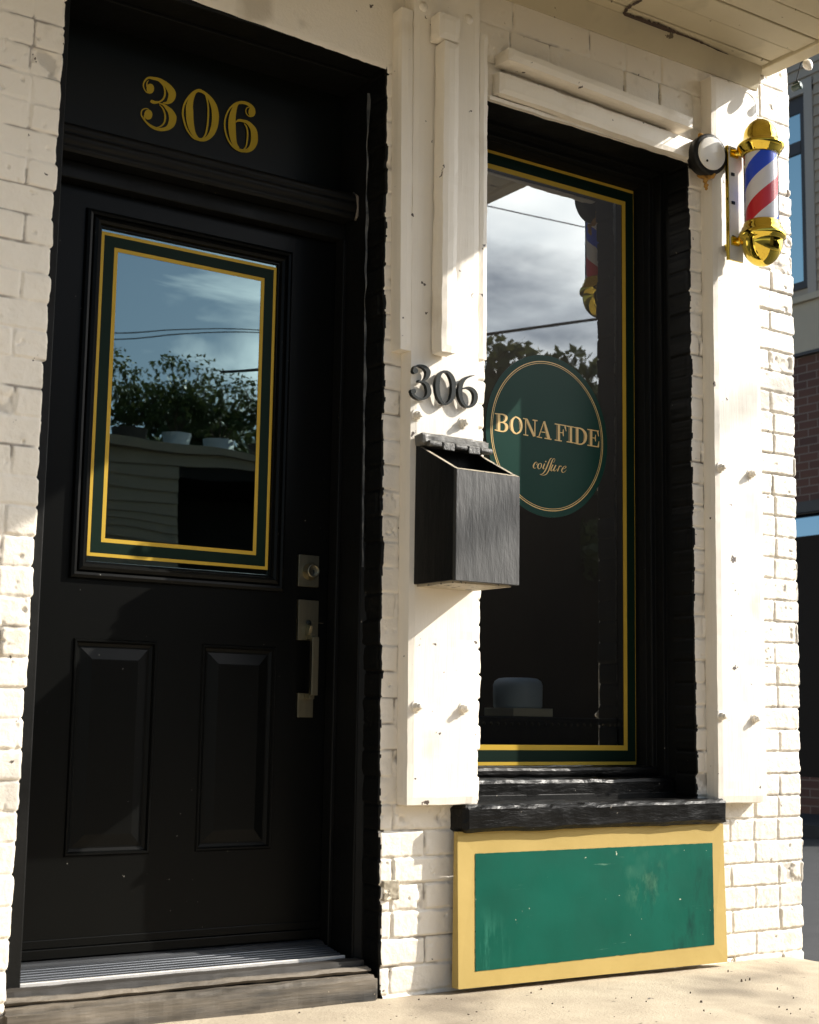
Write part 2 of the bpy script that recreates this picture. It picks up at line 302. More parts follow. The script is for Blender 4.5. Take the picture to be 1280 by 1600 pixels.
def rough_box(name, x0, x1, y0, y1, z0, z1, m_, parent, amp=0.002, step=0.02, freq=18, bevel=0.004, lean=0.0, seed=0.0):
    """a weathered timber: a box cut into small faces whose edges wander a little"""
    mb = MB()
    def lin(a, b): return np.linspace(a, b, max(2, int((b-a)/step)+2))
    xs, ys, zs = lin(x0, x1), lin(y0, y1), lin(z0, z1)
    b = bmesh.new()
    def face(f, us, vs):
        g = [[b.verts.new(f(u, v)) for u in us] for v in vs]
        for j in range(len(vs)-1):
            for i in range(len(us)-1): b.faces.new((g[j][i], g[j][i+1], g[j+1][i+1], g[j+1][i]))
    face(lambda u, v: (u, y0, v), xs, zs); face(lambda u, v: (u, y1, v), xs, zs)
    face(lambda u, v: (x0, u, v), ys, zs); face(lambda u, v: (x1, u, v), ys, zs)
    face(lambda u, v: (u, v, z0), xs, ys); face(lambda u, v: (u, v, z1), xs, ys)
    bmesh.ops.remove_doubles(b, verts=b.verts, dist=1e-5); bmesh.ops.recalc_face_normals(b, faces=b.faces)
    for v in b.verts:
        p = v.co.copy(); n_ = sum(1 for a, l_, h in ((p.x, x0, x1), (p.y, y0, y1), (p.z, z0, z1)) if abs(a-l_) < 1e-5 or abs(a-h) < 1e-5)
        q = (p+Vector((seed, seed*1.7, 0)))*freq
        d = mnoise.noise_vector(q)*amp+mnoise.noise_vector(q*3.1)*amp*0.5
        if n_ >= 2:
            c = Vector(((x0+x1)/2, (y0+y1)/2, (z0+z1)/2))
            e = Vector([(c[k]-p[k]) if (abs(p[k]-(x0, y0, z0)[k]) < 1e-5 or abs(p[k]-(x1, y1, z1)[k]) < 1e-5) else 0 for k in range(3)])
            e = Vector([math.copysign(1, t) if t else 0 for t in e])
            d = d*1.2+e*(bevel*0.5+amp*abs(mnoise.noise(q*2)))
        v.co = p+d+Vector((lean*(p.z-z0), 0, 0))
    me = bpy.data.meshes.new(name); b.to_mesh(me); b.free(); me.materials.append(m_)
    return link(name, me, parent)

def spline(pts, n=8):
    """Catmull-Rom through (x, y, width) points"""
    if len(pts) == 2: return pts
    P = [np.array(p, float) for p in pts]; P = [2*P[0]-P[1]]+P+[2*P[-1]-P[-2]]; o = []
    for i in range(1, len(P)-2):
        a, b, c, d = P[i-1:i+3]
        for k in range(n):
            t = k/n; o.append(0.5*((2*b)+(-a+c)*t+(2*a-5*b+4*c-d)*t*t+(-a+3*b-3*c+d)*t**3))
    o.append(P[-2]); return o

class Glyph:
    """lettering traced as pen strokes on its own real plane"""
    def __init__(s, ox, oy, sc, Y, up=0.0, depth=0.0):
        s.ox, s.oy, s.sc, s.Y, s.depth = ox, oy, sc, Y, depth; s.mb = MB(); s.k = 0
    def P(s, x, y, Y): return at(s.ox+x/s.sc, s.oy+y/s.sc, Y=Y)
    def solid(s, L, closed=False):
        """L: list of (left, right) crop points"""
        s.k += 1; Y = s.Y-0.00012*s.k; n = len(L)
        fr = [s.P(a[0], a[1], Y) for a, b in L]+[s.P(b[0], b[1], Y) for a, b in L]
        fs = [(i, i+1, n+i+1, n+i) for i in range(n-1)]
        if not s.depth: s.mb.add(fr, fs); return
        bk = [p+Vector((0, s.depth, 0)) for p in fr]; m_ = 2*n
        fs += [(i, m_+i, m_+i+1, i+1) for i in range(n-1)]+[(n+i, n+i+1, m_+n+i+1, m_+n+i) for i in range(n-1)]
        fs += [(0, n, m_+n, m_), (n-1, m_+n-1, m_+2*n-1, 2*n-1)]
        s.mb.add(fr+bk, fs)
    def stroke(s, pts, n=8):
        q = [np.array(p, float) for p in spline(pts, n)]; L = []
        for i, p in enumerate(q):
            t = q[min(i+1, len(q)-1)][:2]-q[max(i-1, 0)][:2]; t = t/(np.linalg.norm(t)+1e-9); nn = np.array([-t[1], t[0]]); wd = max(p[2], 2)/2
            L.append((p[:2]-nn*wd, p[:2]+nn*wd))
        s.solid(L)
    def ball(s, cx, cy, rx, ry, n=20):
        L = []
        for i in range(n+1):
            a = math.pi*i/n; L.append(((cx-rx*math.sin(a), cy-ry*math.cos(a)), (cx+rx*math.sin(a)+0.01, cy-ry*math.cos(a))))
        s.solid(L)

# ------------------------------------------------------------------ numpy noise for the brick relief
_LAT = RNG.random((256, 256))
def vn(x, y):
    xi = np.floor(x).astype(int); yi = np.floor(y).astype(int); fx = x-xi; fy = y-yi
    fx = fx*fx*(3-2*fx); fy = fy*fy*(3-2*fy)
    g = lambda a, b: _LAT[a % 256, b % 256]
    return (g(xi, yi)*(1-fx)+g(xi+1, yi)*fx)*(1-fy)+(g(xi, yi+1)*(1-fx)+g(xi+1, yi+1)*fx)*fy
def fbm(x, y, o=4):
    r = 0; a = 0.5
    for _ in range(o): r = r+a*vn(x, y); x = x*2.03+17.1; y = y*2.03+9.7; a *= 0.5
    return r-0.5
def sstep(a, b, x): t = np.clip((x-a)/(b-a), 0, 1); return t*t*(3-2*t)
COURSE = 0.0685
def hsh(i, j): return np.modf(np.abs(np.sin(i*12.9898+j*78.233)*43758.5453))[0]
def brick(X, Z, depth, xref=2.345, course=COURSE, blen=0.212, rough=1.0):
    Zs = Z+fbm(X*5, Z*5, 3)*0.007
    row = np.floor(Zs/course); v = Zs-row*course
    off = np.where(row % 2 == 0, 0.0, blen/2)+(hsh(row, 3)-0.5)*0.018
    xx = xref-X+off+fbm(X*9+40, Z*9, 2)*0.006
    colm = np.floor(xx/blen); u = xx-colm*blen
    b1 = hsh(row, colm); b2 = hsh(row+91, colm*3+5)
    # now and then a stretcher is two headers
    hd = (b2 > 0.78); u = np.where(hd, u % (blen/2), u); L = np.where(hd, blen/2, blen)
    j = 0.0022+fbm(X*30, Z*30, 2)*0.004
    du = np.minimum(u, L-u)-j; dv = np.minimum(v, course-v)-j
    k = 0.0032; d = np.minimum(du, dv); rr = np.clip(k-d, 0, None)
    dd = np.where((du < k*2) & (dv < k*2), np.minimum(d, 2*k-np.hypot(np.clip(2*k-du, 0, None), np.clip(2*k-dv, 0, None))), d)
    s = sstep(-0.0025, 0.0035, dd+fbm(X*60, Z*60, 2)*0.006)
    tilt = (b1-0.5)*(u/L-0.5)*0.004+(b2-0.5)*(v/course-0.5)*0.004
    h = -depth*(1-s)+s*((b1-0.5)*0.0035+tilt)
    h = h+rough*(fbm(X*70, Z*70, 3)*0.0022+fbm(X*18, Z*22, 3)*0.003)
    pit = sstep(0.16, 0.24, fbm(X*42+9, Z*42+3, 3))*s
    h = h-pit*0.004*(0.4+b2)*rough
    # a few spalled bricks
    sp = (b1*7 % 1 > 0.90); e = fbm(X*25+3, Z*25, 3)
    h = np.where(sp, h-rough*0.006*s*sstep(-0.12, 0.10, e), h)
    crack = sstep(0.0016, -0.0006, dd)*sstep(-0.04, 0.10, fbm(X*7+5, Z*16+1, 4)-0.03)*0.8
    crack = np.maximum(crack, np.where(sp, 0.35*s*sstep(0.02, 0.10, e), 0))
    brick.dirt = crack
    return h
def grid_mesh(patches, name, mats, parent, smooth=True, dirt=None):
    V = []; F = []; M = []; k = 0
    for P, mi in patches:
        nz, nx = P.shape[:2]; V.append(P.reshape(-1, 3))
        idx = np.arange(nz*nx).reshape(nz, nx)+k
        q = np.stack([idx[:-1, :-1], idx[:-1, 1:], idx[1:, 1:], idx[1:, :-1]], -1).reshape(-1, 4); F.append(q)
        M.append(mi[:-1, :-1].reshape(-1) if not np.isscalar(mi) else np.full(len(q), mi)); k += nz*nx
    V = np.concatenate(V); F = np.concatenate(F); M = np.concatenate(M)
    me = bpy.data.meshes.new(name); me.vertices.add(len(V)); me.vertices.foreach_set('co', V.astype(np.float32).ravel())
    me.loops.add(F.size); me.loops.foreach_set('vertex_index', F.astype(np.int32).ravel())
    me.polygons.add(len(F)); me.polygons.foreach_set('loop_start', np.arange(0, F.size, 4, dtype=np.int32))
    for m_ in mats: me.materials.append(m_)
    me.polygons.foreach_set('material_index', M.astype(np.int32)); me.polygons.foreach_set('use_smooth', np.full(len(F), smooth))
    if dirt is not None:
        al = me.attributes.new('dirt', 'FLOAT', 'POINT'); al.data.foreach_set('value', np.concatenate([d_.ravel() for d_ in dirt]).astype(np.float32))
    me.update(calc_edges=True)
    return link(name, me, parent)

# ================================================================== the setting
def sheet(name, x0, x1, y0, y1, z, m_, sub=1):
    mb = MB(); mb.quad((x0, y0, z), (x1, y0, z), (x1, y1, z), (x0, y1, z)); o = mb.build(name, m_, fix=False); o['kind'] = 'structure'; return o
sheet('ground', -400, 400, -400, 400, -0.16, ASPH)
xs = np.linspace(-4.0, 2.37, 320); ys = np.linspace(-4.2, 0.25, 230)
Xg, Yg = np.meshgrid(xs, ys)
Zg = -0.004-0.010*sstep(0.6, 2.4, Xg)*sstep(-1.5, 0.0, Yg)+fbm(Xg*2, Yg*2, 3)*0.008+fbm(Xg*30, Yg*30, 3)*0.002
Zg = Zg-0.018*sstep(2.25, 2.37, Xg+0.02*fbm(Xg*8, Yg*8, 2))
edge = np.zeros_like(Zg)
P = np.stack([Xg, Yg, Zg], -1)
P2 = np.stack([P[:, -1, :], P[:, -1, :]+np.array([0.006, 0, -0.15])], 1)
sw = grid_mesh([(P, 0), (P2, 0)], 'sidewalk', [CONC], None); sw['kind'] = 'structure'
mb = MB(); mb.box(-60, 60, -4.35, -4.203, -0.157, 0.0); mb.build('kerb', CONC)['kind'] = 'structure'
mb = MB(); mb.box(-60, -4.004, -4.2, 0.25, -0.157, -0.004); mb.build('pavement', CONC)['kind'] = 'structure'

# ================================================================== the barber shop
shop = thing('barber_shop', (1.0, 0.0, 0.0), 'white painted brick shopfront with black door, black framed window and wooden canopy', 'shop')

def e1x(z): return np.interp(z, [0.0, 0.25, 0.67, 1.15, 1.94, 2.2, 2.5], [0.745, 0.738, 0.729, 0.723, 0.714, 0.712, 0.709])
def e0x(z): return np.interp(z, [0.0, 0.16, 1.18, 1.75, 2.5], [-0.231, -0.229, -0.218, -0.216, -0.210])
def e4x(z): return np.interp(z, [0.4, 0.74, 2.5], [1.054, 1.057, 1.067])
def e3x(z): return np.interp(z, [0.45, 2.5], [1.877, 1.867])
def e2x(z): return np.interp(z, [0.0, 0.36, 1.27, 2.2, 3.3], [2.343, 2.347, 2.350, 2.354, 2.348])
def ejit(z, s): 
    row = np.floor(z/COURSE); v = z/COURSE-row
    return (hsh(row, s)-0.5)*0.006-0.0045*hsh(row+7, s)*(1-sstep(0.02, 0.10, np.minimum(v, 1-v)))+fbm(z*38+s*3, z*0+s, 4)*0.006
RES = 0.0031
def wall_patch(lx, rx, z0, z1, depth_f, lj=None, rj=None, lsk=None, rsk=None, xm=None, **kw):
    nz = int((z1-z0)/RES)+1; wmid = float(rx(np.array((z0+z1)/2))-lx(np.array((z0+z1)/2))); nx = int(wmid/RES)+1
    z = np.linspace(z0, z1, nz); l_ = lx(z)+0*z; r_ = rx(z)+0*z
    if lj is not None: l_ = l_-ejit(z, lj)
    if rj is not None: r_ = r_+ejit(z, rj)
    t = np.linspace(0, 1, nx)[None, :]
    X = l_[:, None]*(1-t)+r_[:, None]*t; Z = np.repeat(z[:, None], nx, 1)
    h = brick(X, Z, depth_f(X, Z), **kw)
    rad = 0.007
    if lj is not None: dd = np.clip(rad-(X-l_[:, None]), 0, rad); h = h-(rad-np.sqrt(np.clip(rad*rad-dd*dd, 0, None)))*0.8
    if rj is not None: dd = np.clip(rad-(r_[:, None]-X), 0, rad); h = h-(rad-np.sqrt(np.clip(rad*rad-dd*dd, 0, None)))*0.8
    DIRT.append(brick.dirt.copy())
    fm = np.zeros(X.shape, int)
    if lsk is not None: fm = (X-l_[:, None] < 0.003+fbm(Z*22, Z*0+2, 3)*0.010).astype(int)
    out = [(np.stack([X, -h, Z], -1), fm)]
    for side, sk in ((0, lsk), (-1, rsk)):
        if sk is None: continue
        dep, mi = sk; ny = int(dep/0.005)+1
        yy = np.linspace(0, 1, ny)[None, :]; y0 = -h[:, side][:, None]; Yk = y0+(dep-y0)*yy
        sgn = 1 if side == 0 else -1
        rel = (0.35 if lj == 4 else 1.0)*brick(Yk+side*3.3, np.repeat(z[:, None], ny, 1), 0.003, rough=0.5)*np.minimum(1, yy*6)
        Xk = X[:, side][:, None]-sgn*rel; Zk = np.repeat(z[:, None], ny, 1)
        DIRT.append(np.zeros(Yk.shape))
        if mi == 1: mk = ((Yk > 0.001+fbm(Zk*14+side, Yk*0+3, 3)*0.010)).astype(int)
        else: mk = np.zeros_like(Yk, int)
        G = np.stack([Xk, Yk, Zk], -1)
        if side == -1: out.append((G, mk))
        else: out.append((G[:, ::-1], mk[:, ::-1]))
    return out
def dep_left(X, Z): return 0.0022+0.0028*sstep(1.25, 0.95, Z)
def dep_mid(X, Z): return 0.0032+0.0030*sstep(0.6, 0.35, Z)
def dep_pier(X, Z): return 0.0062+0*X
def dep_top(X, Z): return np.where(X < 0.9, 0.0004, 0.0045)
C = lambda v: (lambda z: v+0*z)
W = []; DIRT = []
W += wall_patch(C(-0.95), e0x, -0.06, 2.49, dep_left, rj=1, rsk=(0.09, 0), xref=-0.08)
W += wall_patch(e1x, e4x, -0.06, 2.49, dep_mid, lj=2, rj=3, lsk=(0.09, 1), rsk=(0.02, 1), xref=0.78)
W += wall_patch(e3x, e2x, -0.06, 2.49, dep_pier, lj=4, rj=5, lsk=(0.09, 1), rsk=(0.25, 0))
W += wall_patch(C(0.90), e2x, 2.49, 3.0, dep_top, rj=5, rsk=(0.25, 0), course=0.118, blen=0.30, rough=0.6, xref=2.2)
W += wall_patch(C(1.05), C(1.89), -0.06, 0.44, dep_mid)
# smooth painted lintel band over the door and the shaded end of the wall
z = np.linspace(2.49, 3.0, 60); x = np.linspace(-0.95, 0.92, 200); X, Z = np.meshgrid(x, z)
h = fbm(X*9, Z*9, 4)*0.004+fbm(X*40, Z*12, 3)*0.0012-0.003*((Z-2.49) < 0.008)
lowz = np.where(X < 0.72, 2.515-0.0385*np.clip((X+0.3), 0, 1.05)*1.0, 2.49)
Z2 = lowz+(Z-2.49)*(3.0-lowz)/0.51+fbm(X*60, Z*0, 3)*0.004*(Z < 2.50)
W.append((np.stack([X, -h-0.001, Z2], -1), 0)); DIRT.append(np.zeros(X.shape))
bw = grid_mesh(W, 'brick_wall', [WHITE, BLACK], shop, dirt=DIRT)
mb = MB()
mb.box(-6, -0.94, 0.0, 0.3, -0.157, 3.0); mb.box(-6, 2.335, 0.0, 0.3, 3.001, 5.2); mb.box(2.02, 2.335, 0.24, 6.0, -0.157, 2.98); mb.box(-6, 2.335, 6.0, 6.3, -0.157, 2.98)  # unseen side wall kept low so sunlight reaches the roof opening
mb.build('masonry_core', WHITE, shop)

# bare chipped brick low beside the door
mb = MB(); vs = []
a = at(597, 1374, Y=-0.003); b_ = at(627, 1374, Y=-0.003); c = at(625, 1407, Y=-0.003); d = at(598, 1409, Y=-0.003)
n_ = 14; g = []
for j in range(n_):
    for i in range(n_):
        u, v = i/(n_-1), j/(n_-1); p = (a.lerp(b_, u)).lerp(d.lerp(c, u), v); q = p*40
        ed = min(u, 1-u, v, 1-v); p = p+Vector((mnoise.noise(q)*0.004, (0.010 if ed < 0.05 else 0.0)+mnoise.noise(q*2.2)*0.004, mnoise.noise(q+Vector((9, 0, 0)))*0.004)); g.append(p)
mb.add(g, [(j*n_+i, j*n_+i+1, (j+1)*n_+i+1, (j+1)*n_+i) for j in range(n_-1) for i in range(n_-1)], 0, True)
mb.build('chipped_brick', mat('bare_brick', (0.20, 0.17, 0.12), (0.42, 0.37, 0.28), rough=0.9, scale=45, spots=(0.75, 0.68, 0.55), spot_scale=40, spot_at=0.58), shop)

# ---- canopy
CZ = 2.879; CX1 = 2.247; CD = -1.26
mb = MB(); y = 0.03; k = 0
pw = 0.098
while y > CD+0.02:
    y2 = max(y-pw, CD+0.02); mb.box(-3.2, 2.185, y2+0.0022, y-0.0022, CZ+0.002*math.sin(k*2.3), CZ+0.02); y = y2; k += 1
cano = mb.build('canopy', SOFF, shop, bevel=0.003)
mb = MB(); mb.box(-3.2, 2.18, CD+0.02, 0.02, CZ+0.022, CZ+0.26); mb.build('canopy_deck', SOFF, cano)
mb = MB(); mb.box(2.187, CX1, CD, 0.001, CZ-0.012, CZ+0.28); mb.box(-3.2, CX1-0.001, CD-0.03, CD-0.002, CZ-0.012, CZ+0.28)
mb.build('fascia', SOFF, cano, bevel=0.004)
mb = MB(); mb.hexa([(0.3, -0.004, CZ-0.075), (2.19, -0.004, CZ-0.075), (2.19, 0.0, CZ-0.075), (0.3, 0.0, CZ-0.075)], [(0.3, -0.030, CZ-0.001), (2.19, -0.030, CZ-0.001), (2.19, 0.0, CZ-0.001), (0.3, 0.0, CZ-0.001)])
mb.build('bed_moulding', SOFF, cano)
# peeled dark gap along the wall joint of the soffit
pts = [(1003, 0), (985, 10), (976, 20), (984, 26), (1000, 31), (1015, 37), (1030, 42), (1045, 47), (1056, 51), (1075, 58), (1090, 64), (1110, 73), (1135, 85), (1160, 98), (1188, 111)]
wd = [4, 4, 5, 7, 8, 9, 9, 7, 4, 2.5, 3, 1.5, 2.2, 2, 3]
gp = Glyph(0, 0, 1, None); mb = MB(); L = []
q = [np.array(p, float) for p in spline([(a[0], a[1], b) for a, b in zip(pts, wd)], 6)]
vs = []; nq = len(q)
for i, p in enumerate(q):
    t = q[min(i+1, nq-1)][:2]-q[max(i-1, 0)][:2]; t = t/np.linalg.norm(t); nn = np.array([-t[1], t[0]]); r_ = p[2]/2*(0.7+0.9*mnoise.noise(Vector((i*0.7, 1, 2)))+0.3)
    for sgn in (-1, 1): vs.append(at(*(p[:2]+nn*sgn*r_), Z=CZ-0.004))
mb.add(vs, [(2*i, 2*i+1, 2*i+3, 2*i+2) for i in range(nq-1)]); mb.build('peeled_gap', DARKGAP, cano)

# ---- door recess: jambs, head, brickmould
DY = 0.236; JR = 0.715; JL = -0.172; DT = 2.035
mb = MB()
mb.box(JR, JR+0.03, 0.092, 0.32, 0.03, 2.50); mb.box(JL-0.03, JL, 0.092, 0.32, 0.03, 2.50)
mb.box(JL, JR, 0.20, 0.32, DT+0.004, 2.085)                       # head under the transom bar
mb.box(JL, JR, 0.092, 0.32, 2.478, 2.53)
mb.box(JR-0.014, JR, 0.19, 0.232, 0.10, DT+0.004)                 # stop
mb.build('door_frame', BLACK, shop, bevel=0.003)
mb = MB()
mb.hexa([(JR+0.001, 0.128, 0.03), (JR+0.024, 0.128, 0.03), (0.758, 0.128, 0.03), (0.758, 0.130, 0.03)][:0] or [(JR, 0.1, 0.03), (0.735, 0.078, 0.03), (0.76, 0.078, 0.03), (0.76, 0.091, 0.03)],
        [(JR, 0.1, 2.5), (0.725, 0.078, 2.5), (0.76, 0.078, 2.5), (0.76, 0.091, 2.5)])
mb.box(JL-0.06, JL, 0.08, 0.091, 0.03, 2.5)
mb.box(-0.24, 0.735, 0.004, 0.091, 2.487, 2.53)                    # painted head of the opening
mb.build('brick_mould', BLACK, shop, bevel=0.003)
mb = MB(); vs = []; zz = np.linspace(1.10, 2.43, 150)
for i, z_ in enumerate(zz):
    r_ = 0.0042*max(0.10, 0.7+1.3*mnoise.noise(Vector((z_*9, 0, 4)))); xo = float(e1x(z_))-0.006+0.003*mnoise.noise(Vector((z_*20, 3, 0)))
    vs += [(xo-0.007, 0.0755, z_-0.0), (xo-0.007+r_*1.6, 0.0735, z_)]
mb.add(vs, [(2*i, 2*i+1, 2*i+3, 2*i+2) for i in range(len(zz)-1)], 0, True)
mb.build('caulk_line', mat('worn_caulk', (0.008, 0.008, 0.008), (0.15, 0.15, 0.14), rough=0.5, scale=34), shop)

# ---- transom with gilt numerals
mb = MB(); mb.box(JL-0.002, JR-0.002, DY-0.002, 0.30, 2.12, 2.482); tr_ = mb.build('transom_panel', mat('transom_paint', (0.0026, 0.0034, 0.0022), (0.0034, 0.0042, 0.003), rough=0.38, scale=3, spec=0.18), shop)
g = Glyph(210, 110, 11.43, DY-0.0035)
S = g.stroke
S([(285, 412, 14), (215, 385, 18), (170, 310, 20), (165, 240, 22), (205, 165, 30), (260, 132, 36), (340, 142, 52), (440, 165, 60), (540, 225, 75), (622, 312, 110), (672, 400, 130), (672, 470, 130), (640, 535, 108), (585, 578, 52), (510, 578, 14)])
S([(440, 192, 10), (515, 265, 24), (546, 360, 30), (543, 450, 34), (508, 520, 30), (450, 560, 30), (370, 572, 52), (318, 556, 56), (292, 540, 36)])
S([(252, 180, 10), (228, 220, 20), (228, 280, 26), (250, 350, 14)]); g.ball(286, 326, 67, 88); S([(286, 405, 30), (240, 395, 16), (210, 375, 14)])
S([(440, 585, 14), (520, 612, 34), (585, 668, 66), (645, 735, 98), (682, 820, 130), (685, 880, 132), (662, 960, 125), (615, 1015, 95), (560, 1045, 72), (480, 1055, 58), (390, 1040, 54), (290, 990, 46), (215, 925, 32), (160, 860, 24), (125, 790, 24), (135, 720, 22), (180, 687, 20), (225, 683, 16), (260, 695, 10)])
S([(450, 612, 12), (510, 680, 24), (545, 770, 30), (552, 850, 32), (535, 930, 30), (490, 985, 26), (430, 1014, 16), (380, 1020, 12)])
g.ball(250, 790, 72, 90); S([(180, 800, 20), (180, 850, 22), (200, 905, 22), (250, 968, 22), (290, 995, 20)])
S([(1230, 1240, 52), (1143, 1230, 52), (1060, 1203, 38), (985, 1125, 28), (925, 1020, 30), (882, 880, 32), (866, 740, 34), (897, 600, 34), (960, 490, 36), (1050, 400, 44), (1143, 358, 54), (1200, 366, 50)])
S([(1143, 362, 36), (1080, 405, 48), (1015, 520, 92), (987, 640, 122), (988, 740, 130), (994, 880, 126), (1020, 1020, 108), (1058, 1120, 76), (1110, 1190, 50), (1160, 1230, 30)])
S([(1225, 385, 12), (1255, 410, 18), (1285, 470, 24), (1312, 580, 28), (1322, 720, 30), (1318, 860, 30), (1305, 1000, 32), (1280, 1120, 32), (1240, 1195, 28), (1190, 1230, 20)])
S([(1143, 358, 54), (1220, 382, 50), (1300, 440, 54), (1370, 530, 80), (1425, 650, 108), (1447, 780, 124), (1447, 880, 124), (1430, 1000, 118), (1390, 1110, 105), (1330, 1190, 82), (1250, 1238, 60), (1160, 1240, 50)])
o6 = 1143
S([(o6+760, 575, 54), (o6+680, 588, 40), (o6+600, 640, 30), (o6+530, 730, 28), (o6+485, 850, 28), (o6+472, 960, 28), (o6+485, 1090, 28), (o6+530, 1230, 28), (o6+590, 1325, 30), (o6+660, 1388, 42), (o6+760, 1430, 56), (o6+850, 1438, 58)])
S([(o6+715, 588, 30), (o6+665, 640, 72), (o6+628, 740, 102), (o6+606, 850, 122), (o6+602, 980, 132), (o6+612, 1130, 122), (o6+632, 1250, 100), (o6+662, 1330, 76), (o6+715, 1395, 50)])
S([(o6+680, 588, 40), (o6+780, 572, 54), (o6+870, 592, 54), (o6+935, 635, 60), (o6+975, 690, 70), (o6+985, 740, 66)])
g.ball(o6+958, 742, 62, 88); S([(o6+930, 652, 12), (o6+875, 664, 18), (o6+849, 710, 18), (o6+860, 770, 18), (o6+900, 815, 20), (o6+950, 826, 22)])
S([(o6+668, 925, 12), (o6+720, 892, 44), (o6+790, 900, 46), (o6+870, 925, 58), (o6+940, 990, 80), (o6+990, 1080, 110), (o6+1003, 1200, 122), (o6+994, 1290, 122), (o6+958, 1370, 105), (o6+900, 1422, 80), (o6+830, 1440, 56)])
S([(o6+820, 950, 14), (o6+862, 1010, 24), (o6+880, 1110, 28), (o6+876, 1220, 28), (o6+862, 1320, 26), (o6+835, 1390, 24), (o6+790, 1422, 20)])
g.mb.build('gilt_numerals', GOLDD, tr_, fix=False)

# ---- fluted transom bar
prof = [(0.150, 2.086), (0.144, 2.092), (0.143, 2.100), (0.150, 2.1035), (0.143, 2.107), (0.138, 2.118), (0.140, 2.130), (0.148, 2.1335), (0.141, 2.137), (0.140, 2.148), (0.147, 2.158), (0.165, 2.166), (0.205, 2.176), (0.235, 2.179)]
mb = MB(); n_ = len(prof)
vs = [(JL-0.002, y_, z_) for y_, z_ in prof]+[(JR-0.006, y_, z_) for y_, z_ in prof]
mb.add(vs, [(i, i+1, n_+i+1, n_+i) for i in range(n_-1)], 0, True)
e = [(JR-0.006, y_, z_) for y_, z_ in prof]+[(JR-0.006, 0.235, 2.086)]; mb.add(e, [tuple(range(len(e)))]); mb.box(JL, JR-0.007, 0.151, 0.234, 2.086, 2.089)
mb.build('transom_bar', BLACK, shop)
mb = MB(); mb.tube([(JR-0.003, 0.150, 2.084), (JR-0.003, 0.140, 2.094), (JR-0.003, 0.136, 2.118), (JR-0.003, 0.140, 2.150), (JR-0.003, 0.162, 2.168)], [0.003, 0.0045, 0.003, 0.0045, 0.003], 6)
mb.build('caulk_bead', mat('bar_caulk', (0.10, 0.085, 0.07), (0.2, 0.17, 0.14), rough=0.5, scale=40), shop)

# ---- the door leaf
GX0, GX1, GZ0, GZ1 = -0.004, 0.519, 1.087, 1.937
PN = [(-0.024, 0.200, 0.355, 0.884), (0.326, 0.546, 0.355, 0.884)]
mb = MB(); holes = [(GX0-0.02, GX1+0.02, GZ0-0.02, GZ1+0.02)]+PN
xs = sorted({JL+0.003, JR-0.003, GX0-0.02, GX1+0.02, PN[0][0], PN[0][1], PN[1][0], PN[1][1]}); zs = sorted({0.118, DT, 0.355, 0.884, GZ0-0.02, GZ1+0.02})
mb.plate(xs, zs, DY, holes)
for (x0, x1, z0, z1) in PN:
    mb.frame(x0, x1, z0, z1, [(0, DY), (0.003, DY-0.0045), (0.007, DY-0.0045), (0.011, DY+0.003), (0.018, DY+0.0075), (0.022, DY+0.0075), (0.050, DY-0.001), (0.053, DY-0.0012)], fill=True)
mb.box(JL+0.003, JR-0.003, DY+0.022, DY+0.045, 0.118, 1.0)
mb.box(JL+0.003, GX0-0.03, DY+0.022, DY+0.045, 1.0, DT); mb.box(GX1+0.03, JR-0.003, DY+0.022, DY+0.045, 1.0, DT)
door = mb.build('entry_door', DOORP, shop, fix=False)
mb = MB(); mb.frame(GX0-0.042, GX1+0.042, GZ0-0.056, GZ1+0.046, [(0, DY), (0.003, DY-0.010), (0.010, DY-0.014), (0.016, DY-0.012), (0.019, DY-0.006), (0.022, DY-0.013), (0.030, DY-0.017), (0.037, DY-0.013), (0.040, DY-0.004), (0.044, DY-0.004), (0.046, DY+0.003)], smooth=False)
mb.build('lite_frame', DOORP, door, fix=False)
mb = MB(); mb.quad((GX0-0.02, DY+0.0035, GZ0-0.02), (GX1+0.02, DY+0.0035, GZ0-0.02), (GX1+0.02, DY+0.0035, GZ1+0.02), (GX0-0.02, DY+0.0035, GZ1+0.02))
mb.build('glass_pane', GLDOOR, door, fix=False)
def border(name, x0, x1, z0, z1, zt, w0, w1, w2, y, parent):
    """vinyl pinstripe border on the glass: gold line, green band, gold line"""
    mb = MB()
    def ring(a, b, mi):
        o = [(x0+a, y, z0+a), (x1-a, y, z0+a), (x1-a, y, z1-a), (x0+a, y, z1-a)]; i = [(x0+b, y, z0+b), (x1-b, y, z0+b), (x1-b, y, z1-b), (x0+b, y, z1-b)]
        mb.add(o+i, [(k, (k+1) % 4, 4+(k+1) % 4, 4+k) for k in range(4)], mi)
    ring(0, w0, 0); ring(w0, w0+w1, 1); ring(w0+w1, w0+w1+w2, 0)
    return mb.build(name, [GOLDP, GREENV], parent, fix=False)
border('gold_border', 0.000, 0.515, 1.090, 1.931, 0, 0.0085, 0.0285, 0.0100, DY+0.0025, door)
mb = MB(); mb.box(JL+0.01, JR-0.008, DY-0.012, DY-0.001, 0.120, 0.142); mb.box(JL+0.01, JR-0.008, DY-0.004, DY-0.001, 0.143, 0.163); mb.build('door_sweep', DOORP, door, bevel=0.003)
mb = MB(); mb.box(0.604, 0.668, 0.226, 0.2355, 1.052, 1.138); mb.lathe((0.640, 0.226, 1.094), (0, -1, 0), [(0, 0.024), (0.004, 0.024), (0.010, 0.021), (0.018, 0.0195), (0.021, 0.018), (0.021, 0.014), (0.018, 0.0135), (0.018, 0.0)], 28)
mb.box(0.6385, 0.6415, 0.2065, 0.208, 1.084, 1.094, 1); mb.lathe((0.640, 0.2078, 1.094), (0, -1, 0), [(0, 0.003), (0.001, 0.003), (0.001, 0)], 10, 1)
